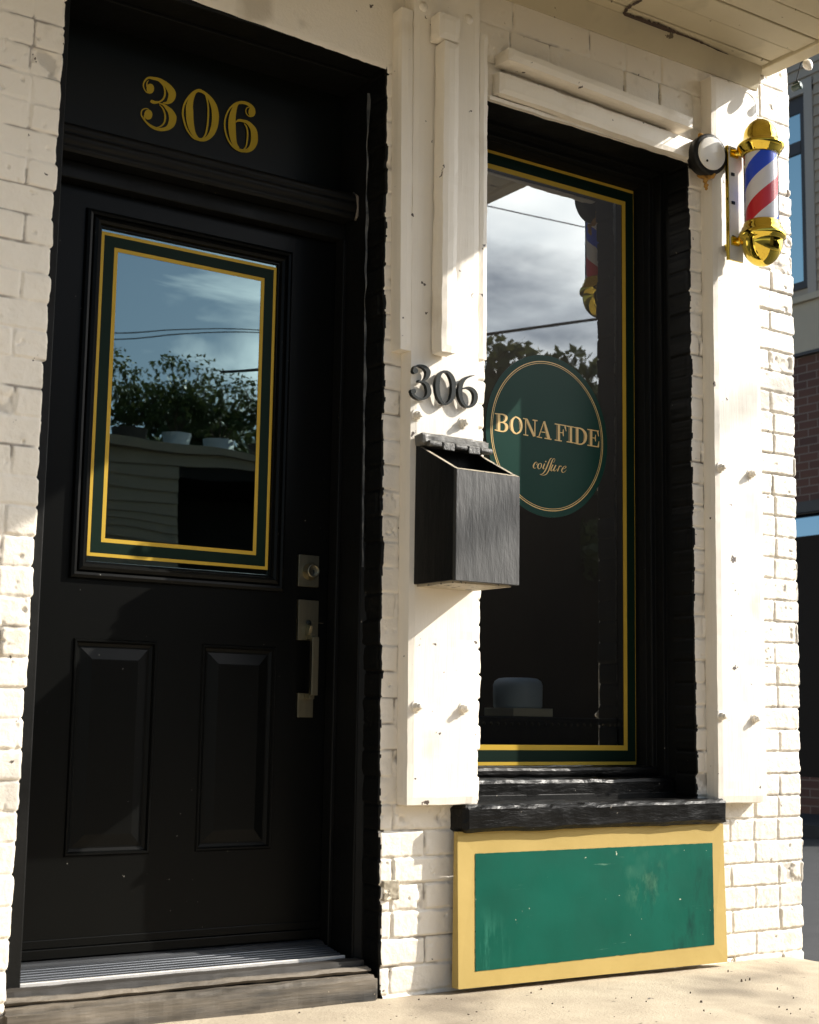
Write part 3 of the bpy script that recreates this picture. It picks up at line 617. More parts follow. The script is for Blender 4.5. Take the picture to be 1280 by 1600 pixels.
mb.build('deadbolt', [BRUSHED, BLKMET], door, bevel=0.0015)
mb = MB(); mb.box(0.606, 0.669, 0.224, 0.2355, 0.906, 1.015); mb.box(0.612, 0.660, 0.226, 0.2355, 0.699, 0.764)
mb.hexa([(0.630, 0.186, 0.758), (0.650, 0.186, 0.758), (0.650, 0.200, 0.758), (0.630, 0.200, 0.758)], [(0.630, 0.186, 0.914), (0.650, 0.186, 0.914), (0.650, 0.200, 0.914), (0.630, 0.200, 0.914)])
mb.box(0.632, 0.648, 0.200, 0.2255, 0.908, 0.924); mb.box(0.632, 0.648, 0.200, 0.2255, 0.748, 0.762)
mb.hexa([(0.628, 0.206, 0.920), (0.640, 0.206, 0.920), (0.640, 0.224, 0.920), (0.628, 0.224, 0.920)], [(0.630, 0.200, 0.944), (0.638, 0.200, 0.944), (0.638, 0.224, 0.950), (0.630, 0.224, 0.950)])
mb.box(0.640, 0.676, 0.208, 0.2095, 0.9525, 0.9540); mb.lathe((0.637, 0.224, 0.953), (0, -1, 0), [(0, 0.008), (0.004, 0.008), (0.006, 0.005), (0.006, 0)], 14, 1)
mb.build('door_handle', [BRUSHED, BLKMET], door, bevel=0.0018)

# ---- threshold and wooden step
mb = MB(); z0 = 0.091; z1 = 0.114
pr_ = [(0.094, 0.060), (0.093, 0.089), (0.096, z0)]
y_ = 0.100; zr = z0
for k in range(6):
    zz_ = z0+(z1-z0-0.006)*(k/6)
    pr_ += [(y_, zz_), (y_+0.0065, zz_+0.001), (y_+0.007, zz_-0.009), (y_+0.015, zz_-0.009), (y_+0.0155, zz_+0.002)]; y_ += 0.016
pr_ += [(0.200, z1-0.004), (0.206, z1), (0.232, z1+0.002), (0.240, z1-0.004), (0.300, z1-0.004)]
n_ = len(pr_); mb.add([(JL+0.003, a, b) for a, b in pr_]+[(JR-0.02, a, b) for a, b in pr_], [(i, i+1, n_+i+1, n_+i) for i in range(n_-1)])
th_o = mb.build('threshold', ALU, shop)
mb = MB(); mb.box(JL+0.002, JR-0.019, 0.0915, 0.0985, 0.070, 0.0925); mb.build('threshold_nose', mat('bare_metal_nose', (0.52, 0.50, 0.47), (0.60, 0.58, 0.55), rough=0.5, scale=30, metal=0.3), th_o, bevel=0.002)
rough_box('sub_threshold', JL-0.045, 0.728, 0.046, 0.093, -0.02, 0.0865, mat('tread_dark', (0.02, 0.018, 0.016), (0.05, 0.043, 0.035), rough=0.6, scale=20, stretch=(0.1, 1, 1), bump=0.6, bscale=30, bstretch=(0.1, 1, 1)), shop, amp=0.0015)
rough_box('wooden_step', -0.243, 0.736, -0.014, 0.046, -0.03, 0.055, WOODW, shop, amp=0.004, freq=9, bevel=0.016, step=0.012)
rough_box('step_ledge', -0.236, 0.733, 0.016, 0.0455, 0.056, 0.072, WOODW, shop, amp=0.003, freq=11, bevel=0.008, step=0.012, seed=3)

# ---- the shop window
WY = 0.222
mb = MB(); x0, x1, z0, z1 = 1.066, 1.880, 0.486, 2.488
mb.frame(x0-0.03, x1+0.026, z0-0.02, z1+0.025, [(0, 0.088), (0.012, 0.088), (0.026, 0.088), (0.026, 0.125), (0.040, 0.125), (0.040, 0.160), (0.056, 0.160), (0.058, 0.165), (0.060, 0.180), (0.0615, 0.184), (0.063, 0.180), (0.065, 0.188), (0.067, 0.196), (0.069, 0.205), (0.071, WY+0.004), (0.12, WY+0.004)])
mb.build('window_frame', BLACK, shop, fix=False, bevel=0.002)
win = bpy.data.objects['window_frame']; win.name = 'shop_window'
mb = MB(); mb.quad((1.07, WY, 0.55), (1.87, WY, 0.55), (1.87, WY, 2.48), (1.07, WY, 2.48)); mb.build('glass_pane', GLSHOP, win, fix=False)
mb = MB(); GL_, GR_ = 1.100, at(995, 760, Y=WY-0.0015).x; GB_, GT_ = at(870, 1195.5, Y=WY-0.0015).z, at(925, 280, Y=WY-0.0015).z
bo = border('gold_border', GL_, GR_, GB_, GT_, 0, 0.0098, 0.0345, 0.0155, WY-0.0015, win)
mb = MB(); mb.box(1.04, 1.886, 0.003, 0.087, 2.476, 2.489); mb.build('window_head', BLACK, win)
rough_box('sill_step', 1.05, 1.882, 0.089, 0.158, 0.472, 0.536, BSILL, win, amp=0.003, freq=10, bevel=0.007, step=0.014, seed=2)
rough_box('glazing_bead', 1.06, 1.868, 0.150, 0.208, 0.5365, 0.566, BSILL, win, amp=0.002, freq=12, bevel=0.005, step=0.014, seed=5)
# the sill
b = rough_box('window_sill', 0.960, 1.945, -0.064, 0.110, 0.404, 0.476, BSILL, shop, amp=0.004, freq=7, bevel=0.010, step=0.014, seed=1)
# ---- painted panel below the window
mb = MB()
c4 = [at(715, 1300, Y=-0.040), at(1130, 1287, Y=-0.040), at(1137, 1503, Y=-0.053), at(716.5, 1546, Y=-0.053)]
i4 = [at(742.4, 1334, Y=-0.0405), at(1113, 1317, Y=-0.0405), at(1116, 1476, Y=-0.0525), at(742.6, 1518, Y=-0.0525)]
bk = [Vector((p.x, -0.024, p.z)) for p in c4]
def sub(a, b, n): return [a.lerp(b, i/n) for i in range(n+1)]
mb.add(c4+i4+bk, [(0, 1, 5, 4), (1, 2, 6, 5), (2, 3, 7, 6), (3, 0, 4, 7), (0, 8, 9, 1), (1, 9, 10, 2), (2, 10, 11, 3), (3, 11, 8, 0)], 0)
# green field, its painted edge a little wavy
n_ = 60; m_ = 24; vs = []
for j in range(m_+1):
    for i in range(n_+1):
        u, v = i/n_, j/m_; p = i4[0].lerp(i4[1], u).lerp(i4[3].lerp(i4[2], u), v); p.y -= 0.0012
        if j in (0, m_): p.z += 0.0016*mnoise.noise(Vector((u*40, j, 0)))
        if i in (0, n_): p.x += 0.0014*mnoise.noise(Vector((i, v*20, 0)))
        bul = -0.0015*math.sin(math.pi*u)*math.sin(math.pi*v)+0.004*max(0, u-0.7)*mnoise.noise(Vector((u*9, v*4, 1)))*math.sin(math.pi*v)
        p.y += bul*0.6; vs.append(p)
mb.add(vs, [(j*(n_+1)+i, j*(n_+1)+i+1, (j+1)*(n_+1)+i+1, (j+1)*(n_+1)+i) for j in range(m_) for i in range(n_)], 1, True)
mb.build('apron_panel', [PYEL, PGREEN], shop, fix=False)

# ---- timber boards and battens
def board(name, x0, x1, y0, y1, z0, z1, lean=0.0, seed=0.0, amp=0.0012, bevel=0.005):
    return rough_box(name, x0, x1, y0, y1, z0, z1, WBOARD, shop, amp=amp, step=0.022, freq=12, bevel=bevel, lean=lean, seed=seed)
LEAN = -0.0085
bd1 = board('timber_board', 0.783, 1.015, -0.05, 0.004, 0.476, 2.876, LEAN, 1)
bd2 = board('timber_board', 1.917, 2.132, -0.05, 0.004, 0.462, 2.770, 0.003, 2)
board('timber_strip', 0.738, 0.7800, -0.049, 0.003, 1.676, 2.648, -0.014, 3)
board('timber_strip', 1.006, 1.038, -0.043, 0.003, 1.692, 2.655, -0.007, 4)
board('timber_batten', 0.835, 0.889, -0.103, -0.052, 1.674, 2.56, -0.003, 5, amp=0.002)
board('timber_batten', 0.815, 0.891, -0.100, -0.052, 2.562, 2.640, 0, 6)
board('lintel_batten', 1.085, 1.830, -0.066, 0.003, 2.584, 2.625, 0, 7, amp=0.0018)
def tilt(o, p, ang):
    M = Matrix.Translation(p) @ Matrix.Rotation(ang, 4, 'Y') @ Matrix.Translation(-Vector(p)); o.data.transform(M)
tilt(bpy.data.objects['lintel_batten'], (1.085, 0, 2.6), R(2.0))
lb2 = board('lintel_batten', 1.075, 1.876, -0.036, 0.003, 2.492, 2.562, 0, 8, amp=0.002); tilt(lb2, (1.075, 0, 2.5), R(1.6))
board('lintel_bead', 1.055, 1.876, -0.018, 0.003, 2.472, 2.490, 0, 9, amp=0.002, bevel=0.006)

def bolt(x, z, parent, ang, s=1.0):
    mb = MB(); y0 = -0.049
    mb.lathe((x, y0, z), (0, -1, 0), [(0, 0.017*s), (0.003, 0.0165*s), (0.0035, 0)], 18)
    hx = []; 
    for k in range(6): a = ang+k*math.pi/3; hx.append((x+0.0125*s*math.cos(a), z+0.0125*s*math.sin(a)))
    lo = [(p[0], y0-0.003, p[1]) for p in hx]; hi = [(p[0]+0.001, y0-0.015, p[1]) for p in hx]
    mb.add(lo+hi, [(k, (k+1) % 6, 6+(k+1) % 6, 6+k) for k in range(6)]+[tuple(range(6, 12))])
    mb.lathe((x, y0-0.012, z), (0.05*math.cos(ang), -1, 0.05*math.sin(ang)), [(0, 0.0082*s), (0.008, 0.0080*s), (0.012, 0.0068*s), (0.0125, 0)], 14)
    mb.build('bolt', WBOARD, parent, bevel=0.0015)
for px, py, p in ((655, 648, bd1), (727, 660, bd1), (655, 1104, bd1), (728, 1107, bd1), (1130, 730, bd2), (1177, 740, bd2), (1131, 1119, bd2), (1183, 1123, bd2)):
    q = at(px, py, Y=-0.062); bolt(q.x, q.z, p, random.random()*2)
for px, py in ((662, 10), (733, 30)):
    q = at(px, py, Y=-0.052); mb = MB(); mb.lathe((q.x, -0.0495, q.z), (0, -1, 0), [(0, 0.015), (0.004, 0.014), (0.005, 0.0)], 18); mb.build('bolt', WBOARD, bd1)

# ---- the dark room behind the glass
mb = MB()
mb.box(0.80, 3.4, 3.4, 3.5, -0.05, 2.9); mb.box(1.95, 2.01, 0.17, 3.4, -0.05, 2.9)
mb.box(0.86, 1.95, 0.24, 0.32, 2.82, 2.9); mb.box(0.86, 1.95, 2.4, 3.4, 2.82, 2.9); mb.box(0.86, 1.95, 0.17, 3.4, -0.05, 0.0); mb.box(0.86, 1.95, 0.23, 0.238, 0.0, 0.52)  # wide gap left in the ceiling to bring daylight to the ledge
mb.box(-0.6, 0.80, 2.4, 2.5, -0.05, 2.9); mb.box(-0.66, -0.6, 0.34, 2.5, -0.05, 2.9); mb.box(-0.6, 0.79, 0.34, 2.4, 2.82, 2.9); mb.box(0.80, 0.855, 0.17, 3.4, -0.05, 2.9); mb.box(-0.6, 0.79, 0.34, 2.4, -0.05, 0.0)
mb.build('shop_interior', INTER, shop)
mb = MB(); mb.box(0.8555, 0.862, 0.25, 3.39, 0.001, 2.81); mb.build('bounce_lining', mat('cream_bounce', (0.72, 0.68, 0.60), rough=0.8), shop)  # unseen cream lining, added to bounce sunlight onto the ledge
mb = MB(); mb.box(-6, 2.33, 2.45, 5.99, 2.901, 2.97); mb.box(-6, 0.80, 0.301, 2.449, 2.901, 2.97); mb.build('roof', ASPH, shop)  # unseen roof with an invented opening that lets sunlight into the room

# ================================================================== things on the front
g = Glyph(740, 530, 5.333, WY-0.004)
sign = thing('window_sign', (1.463, WY-0.003, 1.306), 'round dark green decal with gold lettering on the shop window glass', 'sign')
mb = MB(); oL, oR, oT, oB = at(758, 680, Y=WY).x, at(948, 690, Y=WY).x, at(850, 555, Y=WY).z, at(870, 810, Y=WY).z
ce = Vector(((oL+oR)/2, WY-0.0025, (oT+oB)/2)); rx, rz = (oR-oL)/2, (oT-oB)/2; n_ = 96
ring = lambda k, y: [(ce.x+rx*k*math.cos(2*math.pi*i/n_), y, ce.z+rz*k*math.sin(2*math.pi*i/n_)) for i in range(n_)]
mb.add(ring(1, WY-0.0025)+ring(1, WY-0.0005), [tuple(range(n_))]+[(i, (i+1) % n_, n_+(i+1) % n_, n_+i) for i in range(n_)])
mb.build('decal_disc', GREENS, sign, fix=False)
mb = MB()
for a, b in ((0.925, 0.914), (0.900, 0.893)):
    mb.add(ring(a, WY-0.0032)+ring(b, WY-0.0032), [(i, (i+1) % n_, n_+(i+1) % n_, n_+i) for i in range(n_)])
GOLDL = mat('gold_lettering', (0.58, 0.385, 0.125), (0.66, 0.45, 0.165), rough=0.4, scale=30); GOLDH = mat('gold_dark_line', (0.26, 0.17, 0.055), rough=0.5)
mb.build('gold_rings', GOLDL, sign, fix=False)
YL = WY-0.0030
def letters(ox, oy, sc, strokes, name, m_):
    g = Glyph(ox, oy, sc, YL)
    for s_ in strokes:
        if s_[0] == 'b': g.ball(*s_[1:])
        else: g.stroke(s_, 6)
    return g
fatD = [
 [(188, 150, 54), (188, 488, 54)], [(105, 142, 18), (200, 153, 24), (270, 162, 28), (322, 192, 44), (338, 235, 48), (318, 285, 40), (270, 314, 24), (215, 318, 18)],
 [(215, 318, 18), (280, 326, 26), (333, 365, 48), (348, 420, 54), (328, 472, 46), (280, 500, 26), (200, 492, 24), (105, 468, 18)],
 [(525, 205, 22), (465, 260, 42), (444, 350, 50), (450, 430, 50), (480, 510, 40), (540, 550, 22)], [(525, 205, 22), (600, 255, 36), (638, 340, 42), (640, 420, 42), (610, 502, 36), (540, 550, 22)],
 [(722, 250, 22), (722, 565, 20)], [(678, 562, 22), (775, 582, 22)], [(672, 240, 20), (745, 254, 26)], [(742, 254, 40), (898, 598, 46)], [(910, 290, 22), (906, 600, 24)], [(862, 272, 22), (960, 288, 22)],
 [(1085, 310, 16), (985, 608, 18)], [(945, 605, 20), (1050, 628, 20)], [(1094, 298, 34), (1186, 642, 58)], [(1100, 635, 20), (1240, 660, 22)], [(1035, 510, 16), (1120, 520, 18)]]
hairD = [[(141, 155, 10), (138, 478, 10)], [(288, 195, 8), (292, 235, 9), (284, 278, 7)], [(306, 372, 8), (312, 420, 9), (298, 466, 7)], [(505, 212, 8), (425, 275, 10), (398, 370, 11), (414, 450, 11), (468, 522, 10)],
 [(588, 285, 8), (601, 370, 9), (596, 450, 8)], [(735, 315, 8), (872, 598, 9)], [(1080, 370, 8), (1138, 622, 9)]]
fatE = [[(300, 240, 46), (300, 552, 46)], [(215, 220, 20), (450, 260, 20)], [(422, 270, 30), (446, 372, 8)], [(320, 394, 16), (380, 400, 16)], [(388, 332, 12), (384, 400, 22), (390, 468, 14)], [(215, 542, 20), (358, 565, 20)],
 [(540, 275, 46), (540, 592, 46)], [(455, 264, 20), (594, 286, 20)], [(455, 576, 20), (594, 600, 20)],
 [(668, 302, 46), (668, 612, 46)], [(602, 290, 18), (690, 303, 24), (760, 328, 32), (818, 392, 48), (838, 470, 52), (822, 560, 48), (780, 612, 32), (720, 628, 24), (602, 602, 18)],
 [(945, 347, 46), (945, 662, 46)], [(870, 332, 20), (1096, 367, 20)], [(1074, 372, 30), (1094, 472, 10)], [(965, 500, 16), (1025, 506, 16)], [(1034, 438, 10), (1028, 505, 20), (1034, 572, 14)], [(870, 646, 20), (1100, 684, 22)], [(1102, 568, 8), (1086, 676, 36)]]
hairE = [[(257, 242, 10), (254, 545, 10)], [(497, 277, 10), (495, 584, 10)], [(632, 300, 10), (634, 605, 10)], [(786, 375, 8), (798, 470, 9), (786, 565, 8)], [(905, 350, 10), (904, 655, 10)]]
script = [[(245, 385, 22), (265, 350, 8), (245, 310, 10), (205, 330, 22), (165, 400, 36), (160, 455, 30), (190, 490, 14), (235, 470, 8)],
 [(330, 345, 10), (290, 400, 36), (285, 460, 30), (310, 505, 14), (360, 480, 14), (385, 420, 26), (380, 360, 18), (340, 340, 10)], [(480, 355, 28), (435, 470, 32), (445, 510, 12), (475, 490, 8)], ['b', 510, 295, 18, 20],
 [(690, 195, 10), (640, 225, 22), (590, 330, 30), (530, 480, 32), (470, 590, 26), (410, 650, 18), (340, 665, 8)], [(725, 330, 8), (760, 280, 10), (770, 225, 8), (740, 212, 12), (700, 260, 24), (650, 400, 34), (600, 540, 30), (540, 640, 22), (480, 680, 16), (420, 685, 10), (360, 670, 6)],
 [(715, 385, 28), (665, 500, 32), (660, 550, 24), (690, 560, 12), (740, 490, 10)], [(800, 395, 28), (745, 510, 32), (745, 560, 24), (790, 555, 10), (840, 500, 8)], [(905, 415, 24), (845, 575, 30)], [(880, 470, 8), (930, 425, 16), (960, 438, 22)],
 [(960, 520, 10), (1050, 490, 12), (1090, 455, 18), (1070, 425, 12), (1020, 450, 18), (975, 520, 32), (970, 570, 28), (1000, 610, 14), (1060, 580, 8), (1100, 530, 6)]]
g1 = letters(765, 635, 12.8, fatD, '', None); g2 = letters(850, 645, 12.8, fatE, '', None)
h1 = letters(765, 635, 12.8, hairD, '', None); h2 = letters(850, 645, 12.8, hairE, '', None); g3 = letters(825, 705, 18.286, script, '', None)
mb = MB(); 
for gg, mi in ((g1, 0), (g2, 0), (h1, 1), (h2, 1)): mb.add(gg.mb.v, gg.mb.f, mi)
mb.build('serif_lettering', [GOLDL, GOLDH], sign, fix=False)
mb = MB(); mb.add(g3.mb.v, g3.mb.f); mb.build('script_lettering', GOLDL, sign, fix=False)

# ---- black house numerals screwed to the board
NUM = {'3': ([[(128, 190, 40), (150, 140, 34), (200, 117, 34), (260, 124, 50), (320, 152, 70), (364, 205, 84), (370, 250, 84), (352, 310, 66), (312, 358, 36), (262, 384, 30), (205, 374, 38)],
              [(205, 374, 38), (250, 382, 30), (310, 402, 46), (358, 450, 70), (383, 530, 80), (380, 590, 80), (350, 640, 58), (300, 668, 42), (240, 675, 42), (180, 655, 42), (130, 615, 44), (104, 570, 50)]], [(155, 205, 44, 46), (122, 548, 44, 42)]),
       '0': ([[(622, 212, 34), (562, 270, 60), (531, 370, 80), (523, 480, 82), (536, 590, 76), (572, 690, 56), (630, 754, 40), (690, 755, 38)], [(622, 212, 34), (690, 225, 45), (750, 290, 70), (789, 390, 82), (795, 500, 76), (785, 600, 76), (755, 690, 60), (690, 755, 38)]], []),
       '6': ([[(1145, 282, 10), (1060, 300, 32), (980, 340, 52), (930, 410, 66), (905, 500, 76), (905, 600, 76), (930, 700, 62), (980, 780, 46), (1050, 805, 42), (1110, 780, 50), (1150, 720, 70), (1164, 640, 76), (1150, 570, 70), (1100, 510, 55), (1030, 485, 38), (950, 500, 26)]], [])}
for ch, word, where in (('3', 'three', 'nearest the door'), ('0', 'zero', 'between the three and the six'), ('6', 'six', 'nearest the window')):
    g = Glyph(635, 560, 10.667, -0.070, depth=0.012)
    for s_ in NUM[ch][0]: g.stroke([(a_, b_, c_*0.88) for a_, b_, c_ in s_], 8)
    for b_ in NUM[ch][1]: g.ball(*b_)
    o = g.mb.build('house_numeral', BLKMET, None, bevel=0.0)
    tag(o, 'black metal numeral %s fixed to the white board, %s' % (word, where), 'house number', 'black numerals on the board')

# ---- mailbox
mbx = thing('mailbox', (0.892, -0.05, 1.05), 'black painted wooden mailbox with open sloping top on the white board', 'mailbox')
x0, x1, yb, yf, zb, zf, zt = 0.793, 0.997, -0.0515, -0.238, 1.050, 1.334, 1.425; th_ = 0.012
mb = MB()
for (a, b, mi) in ((x0, x0+th_, 0), (x1-th_, x1, 0)):
    lo = [(a, yb, zb), (b, yb, zb), (b, yf, zb), (a, yf, zb)]; hi = [(a, yb, zt), (b, yb, zt), (b, yf, zf), (a, yf, zf)]
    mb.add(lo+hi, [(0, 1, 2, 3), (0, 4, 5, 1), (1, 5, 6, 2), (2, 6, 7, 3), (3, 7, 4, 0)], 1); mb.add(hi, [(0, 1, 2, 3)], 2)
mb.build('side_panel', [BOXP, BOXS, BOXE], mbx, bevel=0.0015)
mb = MB(); lo = [(x0-0.001, yf-0.001, zb-0.002), (x1+0.001, yf-0.001, zb-0.002), (x1+0.001, yf+th_, zb-0.002), (x0-0.001, yf+th_, zb-0.002)]
hi = [(x0-0.001, yf-0.001, zf), (x1+0.001, yf-0.001, zf), (x1+0.001, yf+th_, zf+0.0055), (x0-0.001, yf+th_, zf+0.0055)]
mb.add(lo+hi, [(0, 1, 2, 3), (0, 1, 5, 4), (1, 2, 6, 5), (2, 3, 7, 6), (3, 0, 4, 7)], 0); mb.add([(p[0], p[1], p[2]+0.0006) for p in hi], [(0, 1, 2, 3)], 1)
mb.build('front_panel', [BOXP, BOXE], mbx, bevel=0.0015)
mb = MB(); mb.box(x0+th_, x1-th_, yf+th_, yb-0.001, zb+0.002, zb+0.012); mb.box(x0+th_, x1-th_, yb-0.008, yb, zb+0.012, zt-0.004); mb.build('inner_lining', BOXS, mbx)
mb = MB(); mb.box(x0+0.01, x1-0.01, yf+0.02, yb, zb-0.006, zb+0.0015); mb.build('bottom_board', BOXE, mbx)
rough_box('hinge_rail', x0-0.010, x1+0.012, -0.098, yb, zt-0.008, zt+0.026, mat('hinge_rail_paint', (0.10, 0.098, 0.09), (0.16, 0.155, 0.14), rough=0.5, scale=30, bump=0.6, bscale=40), mbx, amp=0.0025, freq=22, bevel=0.006, step=0.01)
mb = MB(); cy, cz = -0.104, zt-0.004; seg = 5; hx = np.linspace(x0+0.002, x1+0.010, seg+1)
for k in range(seg):
    mb.tube([(hx[k]+0.0015, cy, cz), (hx[k+1]-0.0015, cy, cz)], 0.0085, 12)
for a, b in ((hx[1]+0.003, hx[2]-0.003), (hx[3]+0.002, hx[4]-0.003)): 
    mb.box(a, b, cy-0.0095, cy-0.004, cz-0.014, cz+0.006)
mb.build('hinge', mat('hinge_paint', (0.16, 0.155, 0.14), (0.04, 0.04, 0.04), rough=0.5, scale=60, bump=1.0, bscale=70, bdist=0.006), mbx, bevel=0.002)

# ---- barber pole
PX, PY = 2.030, -0.158
bp = thing('barber_pole', (PX, PY, 2.13), 'brass capped barber pole with red, white and blue stripes on the white pier', 'barber pole')
def zp(py): return at(1188, py, X=PX, ).z if False else at(1188+(py-300)*0.012, py, Y=PY).z
dome = [(zp(186), 0.0), (zp(187), 0.012), (zp(190), 0.026), (zp(196), 0.039), (zp(204), 0.0495), (zp(210), 0.0525), (zp(213), 0.0530), (zp(216), 0.055), (zp(222), 0.058), (zp(224), 0.066), (zp(228), 0.0735), (zp(231), 0.074), (zp(233.5), 0.0685), (zp(236), 0.067), (zp(238), 0.0615), (zp(241), 0.060), (zp(243), 0.052), (zp(243), 0.0)]
mb = MB(); mb.lathe((PX, PY, 0), (0, 0, 1), dome, 56); mb.build('top_cap', BRASS, bp)
low = [(zp(347), 0.0), (zp(347), 0.054), (zp(350), 0.058), (zp(354), 0.058), (zp(357), 0.064), (zp(362), 0.065), (zp(364), 0.072), (zp(368), 0.0745), (zp(373), 0.074), (zp(376), 0.066)]
zc = zp(376); rb = 0.064
for a in range(0, 91, 9): low.append((zc-0.002-math.sin(R(a))*(zc-zp(414.5)), rb*math.cos(R(a))))
mb = MB(); mb.lathe((PX, PY, 0), (0, 0, 1), low, 56); mb.build('bottom_cap', BRASS, bp)
zlo, zhi = zp(350), zp(241)
mb = MB(); mb.lathe((PX, PY, 0), (0, 0, 1), [(zlo, 0.0545), (zhi, 0.0545)], 56); mb.build('glass_tube', GLCLEAR, bp)
mb = MB(); nth = 96; rc = 0.0500; pitch = 0.262; nb = 72
# stripes wind round the core: rows of the grid follow the helix
z_ref = zp(300)
def hz(k, i): return z_ref-0.6+k*pitch/nb+pitch*i/nth-0.030
K = int(1.4/(pitch/nb)); vs = []; fs = []; mi = []
for k in range(K):
    for i in range(nth+1):
        a = 2*math.pi*i/nth; vs.append((PX+rc*math.cos(a), PY+rc*math.sin(a), min(max(hz(k, i), zlo), zhi)))
bands = [(0.0, 0.25, 0), (0.25, 0.50, 2), (0.50, 0.75, 1), (0.75, 1.01, 2)]
for k in range(K-1):
    fr = ((k+0.5)/nb) % 1.0; mm = [b[2] for b in bands if b[0] <= fr < b[1]][0]
    for i in range(nth):
        if hz(k+1, i+1) < zlo or hz(k, i) > zhi: continue
        mb.f.append([k*(nth+1)+i, k*(nth+1)+i+1, (k+1)*(nth+1)+i+1, (k+1)*(nth+1)+i]); mb.mi.append(mm); mb.sm.append(True)
mb.v = vs; mb.build('striped_core', [SBLUE, SRED, SWHITE], bp, fix=False)
mb = MB(); pz0, pz1 = at(1143, 406, Y=-0.084).z, at(1138, 227, Y=-0.084).z; px0, px1 = at(1138, 300, Y=-0.084).x, at(1160, 300, Y=-0.084).x
mb.box(px0, px0+0.003, -0.0845, -0.072, pz0, pz1); mb.box(px0+0.003, px1, -0.084, -0.078, pz0, pz1)
mb.box(px0+0.016, px1-0.016, -0.078, -0.0505, pz0+0.04, pz0+0.06); mb.box(px0+0.016, px1-0.016, -0.078, -0.0505, pz1-0.06, pz1-0.04)
bpl = mb.build('back_plate', BRASS, bp, bevel=0.0008)
mb = MB(); mb.box(px0+0.0032, px1-0.001, -0.0852, -0.0841, pz0+0.001, pz1-0.001); mb.build('plate_sheen', WGLOSS, bpl)  # white colour stands for the bright reflection in the polished plate
for fz in (0.20, 0.50, 0.75):
    mb = MB(); mb.box(px0+0.012, px0+0.026, -0.0895, -0.0853, pz0+(pz1-pz0)*fz-0.005, pz0+(pz1-pz0)*fz+0.005); mb.build('plate_screw', BLKMET, bp, bevel=0.001)
for zz_ in (zp(233), zp(371)):
    mb = MB(); mb.tube([(px0+0.026, -0.0853, zz_-0.004), (PX, PY+0.045, zz_)], 0.0075, 14); mb.box(px0+0.008, px0+0.040, -0.092, -0.0853, zz_-0.016, zz_+0.010); mb.build('bracket_arm', BRASS, bp)

# ---- round fixture beside it
wf = thing('wall_lamp_base', at(1108, 240, Y=-0.03), 'round black wall fixture with a pale glossy disc and orange sealant beneath', 'fixture')
cF = at(1112, 240, Y=-0.078); ax = Vector((-0.12, -1, -0.06)).normalized()
mb = MB(); mb.lathe(cF, ax, [(-0.078, 0.040), (-0.050, 0.040), (-0.0495, 0.060), (-0.030, 0.064), (-0.012, 0.066), (-0.006, 0.0655), (-0.003, 0.060), (-0.001, 0.053)], 40); mb.build('housing', mat('fixture_black', (0.006, 0.006, 0.0055), (0.016, 0.015, 0.013), spec=0.25, rough=0.5, scale=30, bump=0.4, bscale=50), wf)
mb = MB(); mb.lathe(cF, ax, [(-0.001, 0.0525), (0.003, 0.052), (0.0045, 0.0495), (0.007, 0.033), (0.0085, 0.0)], 40); mb.build('disc_face', WGLOSS, wf)
for k, (dx, dz) in enumerate(((0.022, 0.030), (0.028, 0.018), (-0.024, -0.030))): 
    mb = MB(); q = cF+Vector((dx, 0, dz))+ax*0.0045; mb.lathe(q, ax, [(0, 0.004), (0.0015, 0.004), (0.0016, 0)], 8); mb.build('disc_screw', BLKMET, wf)
mb = MB()
for (px, py, Y, rr_) in ((1094, 271, -0.02, 0.016), (1100, 273, -0.035, 0.016), (1106, 275, -0.05, 0.011), (1101, 282, -0.052, 0.009), (1102, 290, -0.053, 0.008), (1103, 295, -0.052, 0.005), (1112, 274, -0.06, 0.010), (1090, 222, -0.03, 0.012), (1088, 232, -0.02, 0.012), (1093, 213, -0.03, 0.010)):
    if py == 222: mb.build('sealant', RUST, wf); mb = MB()
    q = at(px, py, Y=Y); mb.lathe(q-Vector((0, 0, rr_)), (0.2, -0.3, 1), [(rr_*(1-math.cos(R(a))), rr_*math.sin(R(a))*(1+0.2*math.sin(a))) for a in range(0, 181, 20)], 12)
mb.build('sealant', RUST, wf)

# ---- string light hooked to the canopy edge
sl = thing('string_light', at(1256, 88, X=2.256), 'frosted bulb string light with green sockets hanging from the canopy edge', 'string light')
s1 = at(1256, 90, X=2.262); s2 = at(1244.5, 136, X=2.262); b1 = at(1264, 104, X=2.262)
mb = MB(); mid = at(1248, 112, X=2.262)
mb.tube([s1+Vector((0, 0, 0.012)), s1, at(1251, 100, X=2.262), mid, at(1245, 124, X=2.262), s2], 0.0018, 6)
far = [s2, s2+Vector((0.3, 0.9, 0.10)), s2+Vector((0.6, 2.2, 0.25))]
mb.tube([s1, s1+Vector((0.0, -0.25, -0.03)), s1+Vector((0.0, -0.55, 0.0)), s1+Vector((0, -0.8, 0.0))], 0.0018, 6)
mb.build('cable', WIRE, sl)
SOCK = mat('green_socket', (0.010, 0.035, 0.028), rough=0.4)
def socket(p, d):
    d = Vector(d).normalized(); mb = MB(); mb.lathe(p, d, [(-0.016, 0.0), (-0.016, 0.008), (-0.012, 0.011), (0.012, 0.011), (0.014, 0.013), (0.017, 0.013), (0.017, 0)], 16); mb.box(p.x-0.004, p.x+0.004, p.y-0.012, p.y+0.012, p.z+0.004, p.z+0.016); mb.build('socket', SOCK, sl)
dB = (b1-s1).normalized(); socket(s1, dB); socket(s2, (0.2, -0.9, 0.1)); s3 = s1+Vector((0, -0.55, 0)); socket(s3, (0, -0.3, -1))
